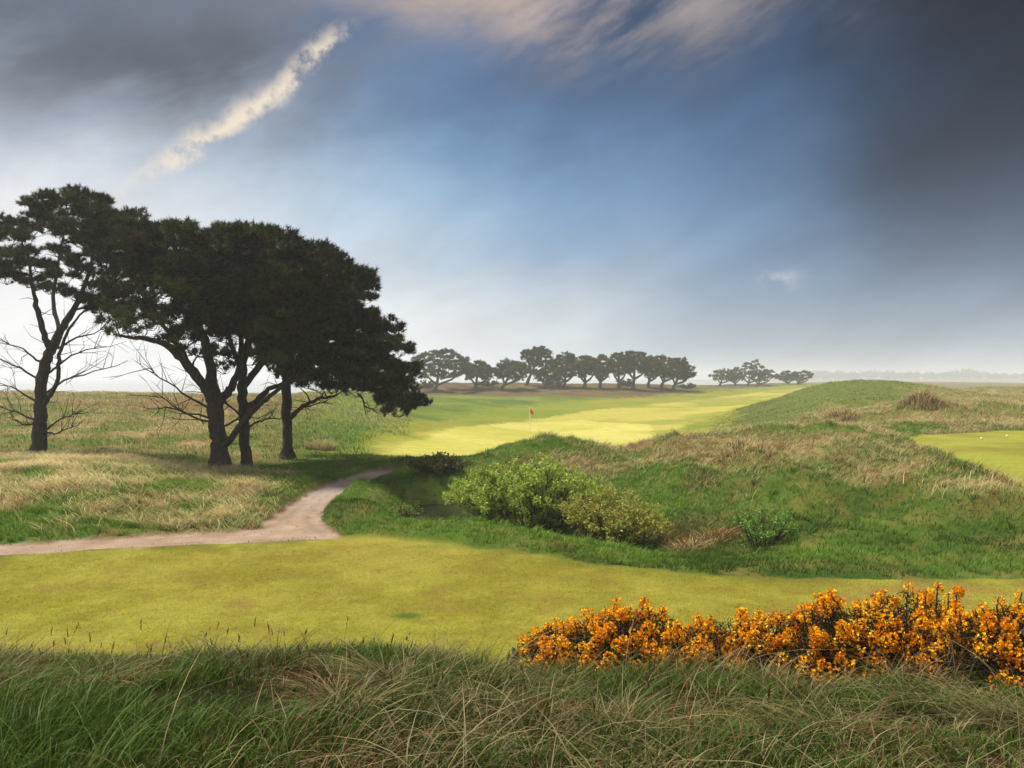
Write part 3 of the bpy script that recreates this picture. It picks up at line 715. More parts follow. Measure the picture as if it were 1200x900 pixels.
def pine(base_px, D, limbs, crowns, label, dead=(), depth=4.2, s=1.0, nlen=.20, nw=.031, kneed=28, shoots=92, padr=(.85, .36), group='pine trees near the path', twigs=True, snag=True, deadn=9, colmix=None, foot=True):
    b = hit(base_px[0], base_px[1], D * .8) if D < 60 else at(base_px[0], D)
    D = b[1]; b = b.copy()
    root = empty('pine_tree', b, label, 'pine tree', group)
    T = Tubes(); npos, npar, nlast = [], [], []
    for li, lb in enumerate(limbs):
        q = np.array([[*P3(p[0], p[1], D + p[2]), p[3]] for p in lb])
        if li == 0:
            q[0, :3] = b; q[0, 2] -= .15
        m = max(8, int(len(q) * (4 if D < 60 else 2)))
        c = smoothline(q, m); rad = np.maximum(c[:, 3], .006)
        if li == 0 and foot:
            hgt = c[:, 2] - b[2]; rad = rad * (1 + .45 * np.exp(-np.clip(hgt, 0, 9) / .28))
        c = c[:, :3] + (R.normal(0, .02, (m, 3)) if D < 60 else 0)
        T.add(c, rad, 9 if D < 60 else 5, .07)
        st = len(npos)
        for i in range(m):
            if li == 0 and i < m * .45: continue
            npos.append(c[i]); nlast.append(rad[i])
        if D < 60 and li > 0:
            for i in range(2, m):       # bare side twigs on the limbs
                if R.uniform() < .55:
                    d = R.normal(size=3); d[2] = abs(d[2]) * .6; d /= np.linalg.norm(d)
                    l = R.uniform(.5, 1.4); p0 = c[i]
                    T.add(np.array([p0, p0 + d * l * .5 + R.normal(0, .06, 3), p0 + d * l + R.normal(0, .12, 3)]), [.018, .012, .004], 4)
    npos = list(npos)
    # pads
    SV, SD, SL, SCc = [], [], [], []
    allp = []
    for poly, npad, mind, dens, rs in crowns:
        pp = sample_poly(poly, npad, mind)
        pa = np.asarray(poly, float); x0, x1 = pa[:, 0].min(), pa[:, 0].max()
        pp = pa.mean(0) + (pp - pa.mean(0)) * (.93 if D < 60 else .95) if len(pp) else pp
        for p in pp:
            t = (p[0] - (x0 + x1) / 2) / ((x1 - x0) / 2 + 1e-6)
            dd = depth * math.sqrt(max(0.08, 1 - t * t)) * R.uniform(-1, 1)
            c3 = P3(p[0], p[1], D + dd)
            # keep size consistent in world, not in the picture
            allp.append((c3, dens, rs))
    ctr = np.array(npos[-1]) if npos else b
    fork = np.array(npos[0])
    allp.sort(key=lambda a: np.linalg.norm(a[0] - fork))
    NP = np.array(npos); NR = list(nlast)
    for c3, dens, rs in allp:
        dv = c3 - NP; dist = np.linalg.norm(dv, axis=1)
        cost = dist + np.maximum(0, -dv[:, 2]) * 1.2 + .10 * np.linalg.norm(NP - fork, axis=1)
        k = int(np.argmin(cost)); p0 = NP[k]; l = dist[k]
        r0 = min(NR[k] * .7, .018 + .016 * l) * (1 if D < 60 else 1.2)
        mid1 = p0 + (c3 - p0) * .35 + np.array([0, 0, .10 * l]) + R.normal(0, .07 * l + .01, 3)
        mid2 = p0 + (c3 - p0) * .7 + np.array([0, 0, -.05 * l]) + R.normal(0, .06 * l + .01, 3)
        cur = smoothline([p0, mid1, mid2, c3 - np.array([0, 0, padr[1] * .5 * rs])], 7 if D < 60 else 4)
        rr = np.linspace(r0, max(.012, r0 * .35), len(cur))
        T.add(cur, rr, 6 if D < 60 else 4)
        NP = np.vstack([NP, cur[2:]]); NR += list(rr[2:])
        ns = int(shoots * dens)
        if ns < 1: continue
        per = 11 if D < 60 else 8
        ncl = max(2, ns // per); ns = ncl * per
        ca = R.normal(size=(ncl, 3)); ca /= np.linalg.norm(ca, axis=1, keepdims=True)
        ca[:, 2] = np.where(ca[:, 2] < -.2, -ca[:, 2], ca[:, 2])
        rad = np.array([padr[0], padr[0], padr[1]]) * rs * R.uniform(.8, 1.2)
        cc_ = c3 + ca * rad * (R.uniform(.2, 1, ncl) ** .5)[:, None]
        a = R.normal(size=(ns, 3)); a /= np.linalg.norm(a, axis=1, keepdims=True)
        a[:, 2] = np.where(a[:, 2] < -.35, -a[:, 2], a[:, 2])
        pos = np.repeat(cc_, per, 0) + a * nlen * R.uniform(.2, .9, (ns, 1)) * np.array([1.1, 1.1, .8])
        dr = a * .8 + np.array([0, 0, .55]) + R.normal(0, .2, (ns, 3)); dr /= np.linalg.norm(dr, axis=1, keepdims=True)
        SV.append(pos); SD.append(dr); SL.append(R.uniform(.5, 1.15, ns) * nlen * 1.1)
        tone = np.repeat(np.clip(R.uniform(-.2, 1.0) + R.normal(0, .35, (ncl, 1)), 0, 1) ** 1.5, per, 0)
        col = n_dark + (n_lit - n_dark) * np.clip(tone + R.normal(0, .12, (ns, 1)), 0, 1)  # random clumps take a paler new-growth tone, painted like lit tufts
        br = np.repeat(R.uniform(size=(ncl, 1)) < (.12 if colmix is None else colmix), per, 0)
        col = np.where(br, n_brown, col)
        SCc.append(col)
        if twigs:
            sel = range(0, ns, per) if dens > .5 else range(0, ns, 4)
            for i in sel:
                m_ = (c3 * .5 + pos[i] * .5) - np.array([0, 0, .08]) + R.normal(0, .08, 3)
                T.add(np.array([c3 - np.array([0, 0, padr[1] * .5 * rs]), m_, pos[i]]), [.014, .01, .005], 3)
    SV = np.concatenate(SV); SD = np.concatenate(SD); SL = np.concatenate(SL); SCc = np.concatenate(SCc)
    v, f, cc = needle_shoots(SV, SD, SL, nlen, nw, kneed, SCc)
    # upright candles on the top
    T.build('trunk', M_bark, root, b)
    mesh_obj('crown', v - b, [f], M_needle, root, cols=cc)
    for dl in dead:
        t2 = Tubes(); q = np.array([[*P3(p[0], p[1], D + p[2])] for p in dl]); m = 10
        c = smoothline(q, m) + R.normal(0, .03, (m, 3)); ln_ = np.linalg.norm(q[-1] - q[0])
        t2.add(c, np.linspace(.05, .010, m), 5, .1)
        for i in range(deadn):
            u = R.uniform(.25, 1) * (m - 1); i0 = int(u); p0 = c[i0]
            ax = c[min(i0 + 1, m - 1)] - c[max(i0 - 1, 0)]; ax /= np.linalg.norm(ax) + 1e-9
            d = ax * .8 + R.normal(0, .6, 3) + np.array([0, 0, .15]); d /= np.linalg.norm(d); l = R.uniform(.25, .5) * ln_
            mids = np.array([p0, p0 + d * l * .5 + R.normal(0, .06, 3), p0 + d * l + np.array([0, 0, .1]) + R.normal(0, .08, 3)])
            t2.add(mids, [.018, .012, .004], 4)
            for _ in range(2):
                d2 = d + R.normal(0, .6, 3); d2 /= np.linalg.norm(d2)
                pp_ = mids[1] + (mids[2] - mids[1]) * R.uniform()
                t2.add(np.array([pp_, pp_ + d2 * l * .4 + R.normal(0, .03, 3)]), [.009, .004], 3)
        t2.build('dead_branch', M_bark, root, b)
    return root


pine((45, 533), 36, [
    [(45, 533, 0, .30), (47, 500, 0, .26), (48, 470, 0, .24), (50, 437, 0, .23), (58, 415, 0, .21), (66, 398, 0, .19), (77, 378, .3, .15), (89, 358, .5, .12), (100, 333, .6, .09), (108, 300, .5, .06), (112, 272, .3, .03)],
    [(60, 412, 0, .15), (52, 394, -.3, .13), (45, 370, -.5, .11), (39, 340, -.7, .08), (33, 305, -.7, .05), (24, 278, -.6, .03)],
    [(47, 480, 0, .11), (58, 464, -.4, .10), (67, 448, -.6, .09), (69, 425, -.7, .08), (76, 398, -1.0, .06), (92, 372, -1.3, .04), (120, 350, -1.4, .03)],
    [(70, 390, .2, .10), (62, 355, 1.0, .08), (66, 320, 1.4, .06), (72, 285, 1.4, .04), (80, 255, 1.2, .025)]],
    [([(-60, 258), (0, 264), (38, 244), (62, 234), (95, 232), (130, 240), (150, 252), (168, 262), (162, 282), (140, 296), (105, 296), (60, 280), (20, 284), (-60, 288)], 34, 13, .95, .95),
     ([(-60, 292), (0, 292), (40, 290), (80, 296), (125, 302), (140, 322), (132, 345), (160, 352), (155, 380), (120, 372), (90, 352), (50, 342), (0, 338), (-60, 330)], 25, 13, .75, .8)],
    'windswept pine with bare lower branches, standing alone at the far left',
    dead=[[(51, 464, 0), (76, 446, -.4), (110, 435, -.8), (140, 427, -1)], [(50, 508, 0), (65, 495, -.3), (80, 488, -.5), (97, 483, -.7)],
          [(46, 445, 0), (24, 432, .3), (0, 420, .5), (-20, 414, .6)], [(45, 472, 0), (20, 458, -.5), (-5, 447, -.8)],
          [(45, 492, 0), (25, 486, .3), (5, 478, .5), (-20, 466, .6)], [(49, 425, 0), (24, 408, -.4), (-10, 394, -.6)], [(47, 496, 0), (28, 497, -.5), (6, 488, -.9)],
          [(62, 410, 0), (90, 396, .5), (118, 388, .8), (135, 380, 1.0)], [(52, 440, 0), (88, 415, -1), (125, 405, -1.4)], [(48, 505, 0), (66, 508, -.5), (90, 496, -.8)]], deadn=8)

pine((257.5, 551), 32.5, [
    [(257.5, 551, 0, .34), (257, 525, 0, .31), (255, 500, 0, .29), (252, 472, 0, .27), (248, 440, .3, .2), (243, 410, .5, .17), (234, 385, .5, .13), (222, 350, .4, .09), (205, 312, .2, .05), (190, 285, .2, .03)],
    [(253, 478, 0, .22), (243, 457, -.2, .2), (230, 441, -.4, .18), (212, 418, -.5, .15), (190, 402, -.6, .11), (165, 396, -.6, .08), (140, 394, -.5, .04)],
    [(253, 478, 0, .18), (265, 462, .6, .16), (275, 445, 1.0, .14), (283, 415, 1.2, .11), (280, 370, 1.4, .08), (262, 320, 1., .04)],
    [(258, 524, 0, .14), (270, 515, -.3, .13), (282, 498, -.6, .12), (300, 478, -.9, .10), (318, 463, -1.2, .08), (345, 440, -1.2, .04)],
    [(230, 441, -.4, .1), (205, 400, -1.2, .08), (180, 365, -1.6, .06), (160, 335, -1.6, .04), (145, 300, -1.4, .03)]],
    [([(118, 270), (150, 260), (185, 264), (215, 270), (250, 276), (270, 300), (285, 340), (285, 385), (268, 405), (240, 385), (212, 362), (182, 345), (155, 325), (128, 315), (118, 292)], 56, 13, 1.1, 1.0),
     ([(128, 330), (180, 350), (230, 378), (255, 405), (270, 440), (245, 425), (215, 408), (180, 392), (150, 392), (126, 380), (120, 350)], 40, 9, .28, .75)],
    'largest pine with the thickest trunk, its long limb reaching left',
    dead=[[(250, 492, 0), (207, 480, -.8), (172, 478, -1.4)], [(247, 480, 0), (214, 460, .5), (188, 443, .8), (168, 426, 1.0)], [(252, 498, 0), (225, 488, .8), (196, 470, 1.4), (180, 462, 1.6)],
          [(260, 500, 0), (280, 492, 1), (306, 490, 1.5)]])

pine((290.5, 551), 34, [
    [(290.5, 551, 0, .21), (287, 520, 0, .19), (286, 490, 0, .185), (284, 460, 0, .18), (285, 430, .2, .16), (292, 395, .4, .13), (300, 350, .5, .09), (310, 308, .4, .05), (312, 285, .4, .03)],
    [(286, 482, 0, .12), (300, 470, -.3, .11), (318, 455, -.6, .09), (345, 446, -.9, .06), (370, 435, -1.1, .03)],
    [(284, 455, 0, .14), (310, 420, .6, .12), (345, 385, 1.0, .1), (375, 348, 1.3, .07), (400, 325, 1.3, .04)],
    [(286, 440, 0, .1), (270, 400, -1.0, .08), (262, 350, -1.5, .06), (262, 300, -1.4, .04)]],
    [([(228, 280), (270, 274), (300, 272), (330, 278), (365, 294), (395, 308), (422, 324), (438, 337), (434, 352), (415, 360), (395, 378), (362, 415), (330, 436), (298, 428), (275, 400), (262, 340)], 98, 12, 1.1, 1.0)],
    'middle pine of the close trio with a slim straight trunk',
    dead=[[(290, 500, 0), (310, 492, -.6), (332, 490, -.9)], [(284, 490, 0), (262, 470, -1.), (235, 458, -1.6)]])

pine((336, 538), 38, [
    [(336, 538, 0, .24), (337, 515, 0, .21), (336, 490, 0, .2), (335, 462, 0, .2), (338, 430, .2, .16), (350, 395, .3, .12), (375, 365, .3, .08), (405, 350, .2, .04)],
    [(341, 490, 0, .1), (352, 478, -.3, .09), (372, 468, -.5, .07), (395, 464, -.6, .04)],
    [(337, 445, 0, .14), (365, 425, .5, .12), (400, 415, .8, .1), (435, 422, .8, .07), (460, 442, .7, .05), (475, 468, .6, .03)],
    [(337, 445, 0, .12), (372, 415, -1, .1), (410, 395, -1.5, .08), (445, 388, -1.6, .05)]],
    [([(300, 400), (320, 365), (370, 350), (412, 366), (440, 368), (462, 376), (466, 392), (474, 415), (481, 445), (488, 468), (482, 486), (470, 490), (458, 474), (432, 464), (400, 462), (370, 458), (340, 450), (312, 438)], 86, 11, 1.05, .95)],
    'right-hand pine of the close trio with a drooping end branch',
    dead=[[(342, 484, 0), (365, 474, -.6), (388, 470, -1)], [(420, 462, -1), (430, 476, -1.2), (442, 484, -1.4)]])


# far rows
def far_pine(tx, ty, D, x0, y0, x1, y1, label, group, lean=None, multi=2, spike=False):
    y0 += 3.5; y1 -= 1
    cx = (x0 + x1) / 2; w = x1 - x0; h = y1 - y0
    m = (lambda r: r * D / 36 * .30)
    lean = (cx - tx) if lean is None else lean
    fork = (tx + lean * .35, ty - (ty - y1) * .75)
    limbs = [[(tx, ty, 0, .42), (tx + lean * .15, ty - (ty - y1) * .5, 0, .36), (fork[0], fork[1], 0, .32), (cx - w * .05, y1 - h * .35, 0, .22), (cx, y0 + h * .3, 0, .08)]]
    if multi > 1: limbs.append([(fork[0], fork[1], 0, .26), (cx - w * .22, y1 - h * .15, .8, .2), (cx - w * .33, y0 + h * .55, 1., .08)])
    if multi > 1: limbs.append([(fork[0], fork[1], 0, .26), (cx + w * .2, y1 - h * .12, -.8, .2), (cx + w * .34, y0 + h * .55, -1., .08)])
    a = np.linspace(0, 2 * math.pi, 15)[:-1]
    px = cx + w * .46 * np.cos(a) * (1 + .2 * R.normal(size=14)); sy = np.sin(a)
    py = y0 + h * .58 - np.where(sy > 0, h * .52, h * .36) * sy * (1 + .16 * R.normal(size=14))
    crowns = [(np.column_stack([px, py]), int(11 + w * h / 62), 5.2, 1.0, 1.0)]
    if spike: crowns.append(([(cx - 6, y0 + 10), (cx - 2, y0 - 2), (cx + 3, y0 + 2), (cx + 7, y0 + 12)], 3, 3, .5, .6))
    return pine((tx, ty), D, limbs, crowns, label, depth=w * D / FPX * .4, nlen=.34, nw=.10, kneed=13, shoots=76, padr=(R.uniform(.9, 1.2), R.uniform(.6, 1.0)), group=group, twigs=False, colmix=.05)


g1 = 'pines in the far row behind the green'
for a in [(509, 461, 180, 483, 407, 552, 449, 'round-crowned pine at the near end of the far row, lightest green'),
          (556, 461, 184, 543, 421, 579, 450, 'small pine between the round-crowned one and the wide low one'),
          (587, 460, 182, 577, 419, 621, 449, 'low wide pine forking close to the ground in the far row'),
          (617, 458, 188, 609, 405, 652, 434, 'tallest pine of the far row on a bare curving trunk'),
          (637, 459, 184, 627, 431, 657, 450, 'stunted pine growing beneath the tallest one of the far row'),
          (661, 458, 187, 647, 412, 681, 446, 'ragged pine with a spiky broken top in the far row'),
          (685, 457, 188, 672, 415, 702, 447, 'pine just right of the spiky-topped one, dense to low down'),
          (703, 456, 191, 690, 414, 720, 446, 'narrow pine in the dense middle of the far row'),
          (725, 455, 193, 713, 412, 739, 446, 'pine left of the broad dome in the far row'),
          (742, 456, 191, 726, 411, 765, 442, 'broad domed pine with forked leaning trunks in the far row'),
          (759, 454, 197, 753, 418, 776, 446, 'slender pine half hidden behind the broad dome'),
          (775, 455, 194, 763, 415, 802, 446, 'spreading pine second from the end of the far row'),
          (789, 455, 196, 780, 423, 813, 450, 'lowest drooping pine at the far end of the row')]:
    far_pine(*a[:7], a[7], g1, spike='spiky' in a[7])
g2 = 'pines in the distant clump beyond the fairway'
for a in [(843, 453, 285, 834, 431, 862, 449, 'small open pine at the left of the distant clump'),
          (862, 453, 288, 850, 430, 872, 449, 'pine tucked against the distant clump\'s big dome'),
          (876, 454, 290, 859, 422, 902, 448, 'big domed pine in the centre of the distant clump'),
          (887, 454, 286, 876, 432, 909, 450, 'low pine on the right skirt of the distant dome'),
          (924, 453, 300, 911, 432, 934, 449, 'left one of the two detached distant pines'),
          (934, 453, 302, 926, 432, 953, 449, 'right one of the two detached distant pines, wider')]:
    far_pine(*a[:7], a[7], g2, multi=2)


# ---------------------------------------------------------------- leafy shrubs
def leaf_bush(name, px, py, D0, wpx, hpx, depth, label, nst, nleaf, lsize, c_a, c_b, gold=0., cat='bush', D=None):
    b = at(px, D) if D else hit(px, py, D0)
    D = b[1]
    w = wpx * D / FPX / 2; h = hpx * D / FPX
    root = empty(name, b, label, cat, 'shrubs in the pond hollow' if D < 60 else 'scrub under the far pines')
    T = Tubes(); LP, LD = [], []
    for i in range(nst):
        a = R.uniform(0, 2 * math.pi); rr = math.sqrt(R.uniform())
        tip = b + np.array([w * rr * math.cos(a), depth * rr * math.sin(a), h * math.sqrt(max(.02, 1 - .82 * rr * rr)) * R.uniform(.72, 1.06)])
        p0 = b + np.array([w * .35 * rr * math.cos(a), depth * .35 * rr * math.sin(a), 0]); p0[2] = Z1(p0[0], p0[1]) - .05
        mid = p0 * .5 + tip * .5 + np.array([0, 0, .12 * h]) + R.normal(0, .05 * h, 3)
        c = smoothline([p0, mid, tip], 8); T.add(c, np.linspace(.022, .004, 8), 4)
        for k in range(7):
            t = R.uniform(.12, 1); q = c[int(t * 7)]; d = R.normal(size=3); d[2] = abs(d[2]) * .8; d /= np.linalg.norm(d)
            e = q + d * R.uniform(.1, .32) * (.6 + h * .25)
            T.add(np.array([q, e]), [.006, .003], 3)
            m = max(1, nleaf // (nst * 8))
            f = R.uniform(0, 1.1, (m, 1)); LP.append(q + (e - q) * f + R.normal(0, .03, (m, 3))); LD.append(np.tile(d, (m, 1)))
        m = max(2, nleaf // (nst * 8))
        LP.append(tip + R.normal(0, .05, (m, 3))); LD.append(np.tile([0, 0, 1.], (m, 1)))
    LP = np.concatenate(LP); LD = np.concatenate(LD); n = len(LP)
    LP[:, 2] = np.maximum(LP[:, 2], Zf(LP[:, 0], LP[:, 1]) + .02)
    d = LD * .7 + R.normal(0, .7, (n, 3)); d /= np.linalg.norm(d, axis=1, keepdims=True)
    s = np.cross(d, R.normal(size=(n, 3))); s /= np.linalg.norm(s, axis=1, keepdims=True)
    L_ = lsize * R.uniform(.6, 1.3, (n, 1))
    V = np.stack([LP, LP + d * L_ * .5 - s * L_ * .28, LP + d * L_, LP + d * L_ * .5 + s * L_ * .28], 1).reshape(-1, 3)
    col = lerp(c_a, c_b, R.uniform(size=n)) * R.uniform(.75, 1.25, (n, 1))
    if gold: col = np.where((R.uniform(size=n) < gold)[:, None], lin(206, 170, 80, K), col)
    T.build('stems', M_stem, root, b)
    mesh_obj('foliage', V - b, [np.arange(4 * n).reshape(-1, 4)], M_leaf, root, cols=np.repeat(col, 4, 0))
    return root


KL = .8
la, lb_ = lin(140, 176, 66, KL), lin(92, 132, 48, KL)
leaf_bush('leafy_bush', 622, 618, 18, 205, 80, 1.6, 'largest rounded bush with bright light green leaves by the pond', 150, 40000, .078, lin(204, 214, 96, KL), lin(130, 166, 62, KL), D=24.0)
leaf_bush('leafy_bush', 715, 630, 18, 150, 66, 1.2, 'yellowish bush with budding golden leaves beside the bright one', 85, 15000, .07, lin(196, 198, 92, KL), lin(138, 150, 60, KL), gold=.2, D=21.5)
leaf_bush('leafy_bush', 474, 600, 18, 44, 32, .5, 'little olive shrub on the pond bank near the path', 22, 1100, .06, lin(150, 162, 74, KL), lin(96, 118, 50, KL), D=22.2)
leaf_bush('leafy_bush', 892, 640, 16, 84, 46, .8, 'small thin shrub with sparse green leaves under the dune', 30, 3200, .055, lin(142, 180, 76, KL), lin(96, 138, 52, KL), D=19.2)
leaf_bush('dark_scrub', 516, 565, 27, 80, 20, .8, 'brown-topped scrub overhanging the pond water', 40, 4200, .09, lin(106, 128, 54, K), lin(120, 96, 58, K), D=29.6)


for px, D, wpx, hpx, lab in [(498, 186, 34, 9, 'low dark scrub at the foot of the round-crowned far pine'), (572, 188, 26, 7, 'low dark scrub between the second and third pines of the far row'),
                            (650, 190, 34, 10, 'dark scrub patch under the tallest far pine'), (735, 197, 30, 8, 'dark scrub beneath the broad dome of the far row'), (806, 203, 26, 6, 'last low scrub past the drooping end pine of the far row')]:
    leaf_bush('dark_scrub', px, 455, 100, wpx, hpx, 1.2, lab, 20, 1500, .32, lin(92, 100, 56, K), lin(104, 84, 60, K), D=D)


# ---------------------------------------------------------------- gorse
def gorse(pxs, tops, D, depth, label, nsp, density=1.0):
    """pxs, tops: profile of the bush top in the view; D its distance"""
    pxs = np.asarray(pxs, float); tops = np.asarray(tops, float) - 8
    cx = (pxs[0] + pxs[-1]) / 2
    b = at(cx, D); root = empty('gorse_bush', b, label, 'gorse bush', 'flowering gorse bushes')
    x0 = (pxs[0] - HX) / FPX * D; x1 = (pxs[-1] - HX) / FPX * D
    T = Tubes(); GP, GD, GL, GC = [], [], [], []
    FP, FD, FC = [], [], []
    for i in range(nsp):
        x = R.uniform(x0, x1); px = x / D * FPX + HX
        top = CZ - (np.interp(px, pxs, tops) - HY) / FPX * D
        y = D + depth * R.uniform(-1, 1)
        g = Z1(x, y); h = max(.15, top - g)
        v = (y - D) / depth
        face = R.uniform(.12, 1) ** .75                       # height on the bush's dome
        k = face * math.sqrt(max(.05, 1 - .55 * v * v)) * R.uniform(.85, 1.04)
        tip = np.array([x, y, g + h * k])
        if v < 0: tip[1] = D + depth * (v if k > .8 else -math.sqrt(max(0.05, 1 - k * k)) * R.uniform(.75, 1.05))
        else: tip[1] = D + depth * v * 1.0
        od = np.array([(x - (x0 + x1) / 2) / (x1 - x0) * .9, (tip[1] - D) / depth * .55, .45 + .7 * k]) + R.normal(0, .3, 3); od /= np.linalg.norm(od)
        p0 = np.array([x * .8 + .2 * (x0 + x1) / 2 + R.normal(0, .05), D + (tip[1] - D) * .3, 0]); p0[2] = Z1(p0[0], p0[1]) - .03
        ln_ = R.uniform(.07, .19)
        st = tip - od * ln_
        c = smoothline([p0, (p0 + st) / 2 + R.normal(0, .05, 3), st, tip], 7)
        T.add(c, np.linspace(.011, .003, 7), 4)
        m = int(R.uniform(22, 56) * density * (.45 + .75 * k)); f = R.uniform(0, 1, m)
        hd = R.normal(size=(m, 3)); hd -= (hd @ od)[:, None] * od; hd /= np.linalg.norm(hd, axis=1, keepdims=True)
        rad = .012 + .022 * np.sin(np.clip(f * 2.6 + .4, 0, 3.1))
        FP.append(st + od * (f * ln_)[:, None] + hd * rad[:, None]); FD.append(hd * .8 + od * .5)
        tone = np.clip(.5 * R.uniform() + .5 * R.uniform(size=m) + .15 * (k - .6), 0, 1)
        fc_ = lerp(lin(237, 127, 8, .95), lin(255, 202, 28, .98), tone)
        fc_ = np.where((R.uniform(size=m) < .12)[:, None], lin(255, 222, 50, 1.0), fc_); FC.append(fc_)  # a random few flowers brighter, top-lit highlights painted in
        ms = 34; f = R.uniform(-1.6, 1.05, ms)
        GP.append(st + od * (f * ln_)[:, None] + R.normal(0, .012, (ms, 3)))
        dd = R.normal(size=(ms, 3)) + od * .7; GD.append(dd / np.linalg.norm(dd, axis=1, keepdims=True))
        GL.append(np.full(ms, .035)); GC.append(lerp(lin(54, 62, 26, K), lin(84, 92, 36, K), R.uniform(size=ms)))
    # inner spiny twigs
    ni = int(nsp * 45)
    x = R.uniform(x0, x1, ni); v = R.uniform(-1, 1, ni) * .8; y = D + depth * v
    px = x / D * FPX + HX; top = CZ - (np.interp(px, pxs, tops) - HY) / FPX * D; g = Zf(x, y)
    k = R.uniform(0, .84, ni) * np.sqrt(np.maximum(.1, 1 - v * v))
    GP.append(np.column_stack([x, y, g + np.maximum(.1, top - g) * k]))
    dd = R.normal(size=(ni, 3)); dd[:, 2] += .4; GD.append(dd / np.linalg.norm(dd, axis=1, keepdims=True)); GL.append(np.full(ni, .06))
    GC.append(lerp(lin(40, 44, 20, K), lin(66, 60, 28, K), R.uniform(size=ni)))
    GP, GD, GL, GC = map(np.concatenate, (GP, GD, GL, GC)); n = len(GP)
    s = np.cross(GD, R.normal(size=(n, 3))); s /= np.linalg.norm(s, axis=1, keepdims=True)
    V = np.stack([GP - s * .0045, GP + s * .0045, GP + GD * GL[:, None] * R.uniform(.6, 1.2, (n, 1))], 1).reshape(-1, 3)
    T.build('stems', M_stem, root, b)
    mesh_obj('spines', V - b, [np.arange(3 * n).reshape(-1, 3)], M_leaf, root, cols=np.repeat(GC, 3, 0))
    FP, FD, FC = map(np.concatenate, (FP, FD, FC)); n = len(FP)
    FD /= np.linalg.norm(FD, axis=1, keepdims=True)
    Vs = []
    for q in range(3):
        d = FD + R.normal(0, .55, (n, 3)); d /= np.linalg.norm(d, axis=1, keepdims=True)
        s = np.cross(d, R.normal(size=(n, 3))); s /= np.linalg.norm(s, axis=1, keepdims=True)
        L_ = R.uniform(.014, .026, (n, 1))
        Vs.append(np.stack([FP, FP + d * L_ * .6 - s * L_ * .42, FP + d * L_, FP + d * L_ * .6 + s * L_ * .42], 1))
    V = np.concatenate(Vs).reshape(-1, 3)
    c = np.concatenate([np.repeat(FC * R.uniform(.85, 1.1, (n, 1)), 4, 0) for _ in range(3)])
    mesh_obj('flowers', V - b, [np.arange(len(V)).reshape(-1, 4)], M_petal, root, cols=c)


NG = 1
gorse([600, 640, 690, 735, 775, 800, 825], [768, 735, 718, 708, 708, 728, 775], 7.3, .5, 'leftmost gorse bush, the densest with bright orange-yellow flowers', 430, 1.2)
gorse([790, 830, 880, 930, 955], [740, 718, 716, 708, 730], 7.4, .45, 'gorse bush with dark gaps just right of the densest one', 210)
gorse([925, 965, 1000, 1040, 1062, 1090, 1120, 1140], [728, 692, 706, 690, 678, 690, 690, 730], 7.0, .5, 'tallest gorse bush with one flowering spike standing up', 330)
gorse([1115, 1150, 1185, 1210, 1260, 1300], [735, 712, 702, 694, 710, 760], 6.0, .5, 'gorse bush cut off by the right edge, deepest orange', 260)


# ---------------------------------------------------------------- flagstick, markers, balls
def lathe(prof, k=16):
    prof = np.asarray(prof, float); m = len(prof); th = np.arange(k) * 2 * math.pi / k
    V = np.stack([prof[:, :1] * np.cos(th), prof[:, :1] * np.sin(th), np.repeat(prof[:, 1:2], k, 1)], -1).reshape(-1, 3)
    i = np.arange(m - 1)[:, None] * k; j = np.arange(k)[None]; j2 = (j + 1) % k
    return V, np.stack([i + j, i + j2, i + k + j2, i + k + j], -1).reshape(-1, 4)


fb = at(621, 91)
fr = empty('flagstick', fb, 'white flagstick with a red flag hanging on the putting green', 'golf flag')
v, f = lathe([(.001, 0), (.03, 0), (.03, .7), (.028, 1.4), (.026, 2.25), (.04, 2.27), (.035, 2.31), (.001, 2.33)], 10)
mesh_obj('pole', v, [f], M_white, fr, smooth=True)
nu, nv = 14, 10
uu, vv = np.meshgrid(np.linspace(0, 1, nu), np.linspace(0, 1, nv), indexing='ij')
fx = .03 + uu * .36 * (1 - .25 * vv); fz = 2.25 - vv * .42 - uu * .42 * (1 - .2 * vv) ; fy = .06 * np.sin(uu * 9 + vv * 2) * uu
th_ = np.stack([fx, fy, fz], -1).reshape(-1, 3)
i = np.arange(nu - 1)[:, None]; j = np.arange(nv - 1)[None]
q = np.stack([i * nv + j, (i + 1) * nv + j, (i + 1) * nv + j + 1, i * nv + j + 1], -1).reshape(-1, 4)
fl = mesh_obj('flag', th_, [q], M_red, fr, smooth=True)
sol = fl.modifiers.new('thickness', 'SOLIDIFY'); sol.thickness = .012
v, f = lathe([(.054, .006), (.06, .006), (.06, -.1), (.054, -.1), (.054, .006)], 14)
mesh_obj('hole_cup', v, [f], M_dark, fr)
for px, py, lab in [(1150, 514, 'white tee marker on the raised lawn, nearer the lawn edge'), (1180, 511, 'white tee marker on the raised lawn, farther towards its back')]:
    x, y = W(px, py, .93); v, f = lathe([(.001, -.04), (.012, -.04), (.014, .01), (.05, .02), (.075, .05), (.08, .085), (.066, .12), (.035, .142), (.001, .148)], 14)
    o = mesh_obj('tee_marker', v * .55, [f], M_white, smooth=True); o.location = (x, y, Z1(x, y)); tag(o, lab, 'tee marker', 'tee markers')
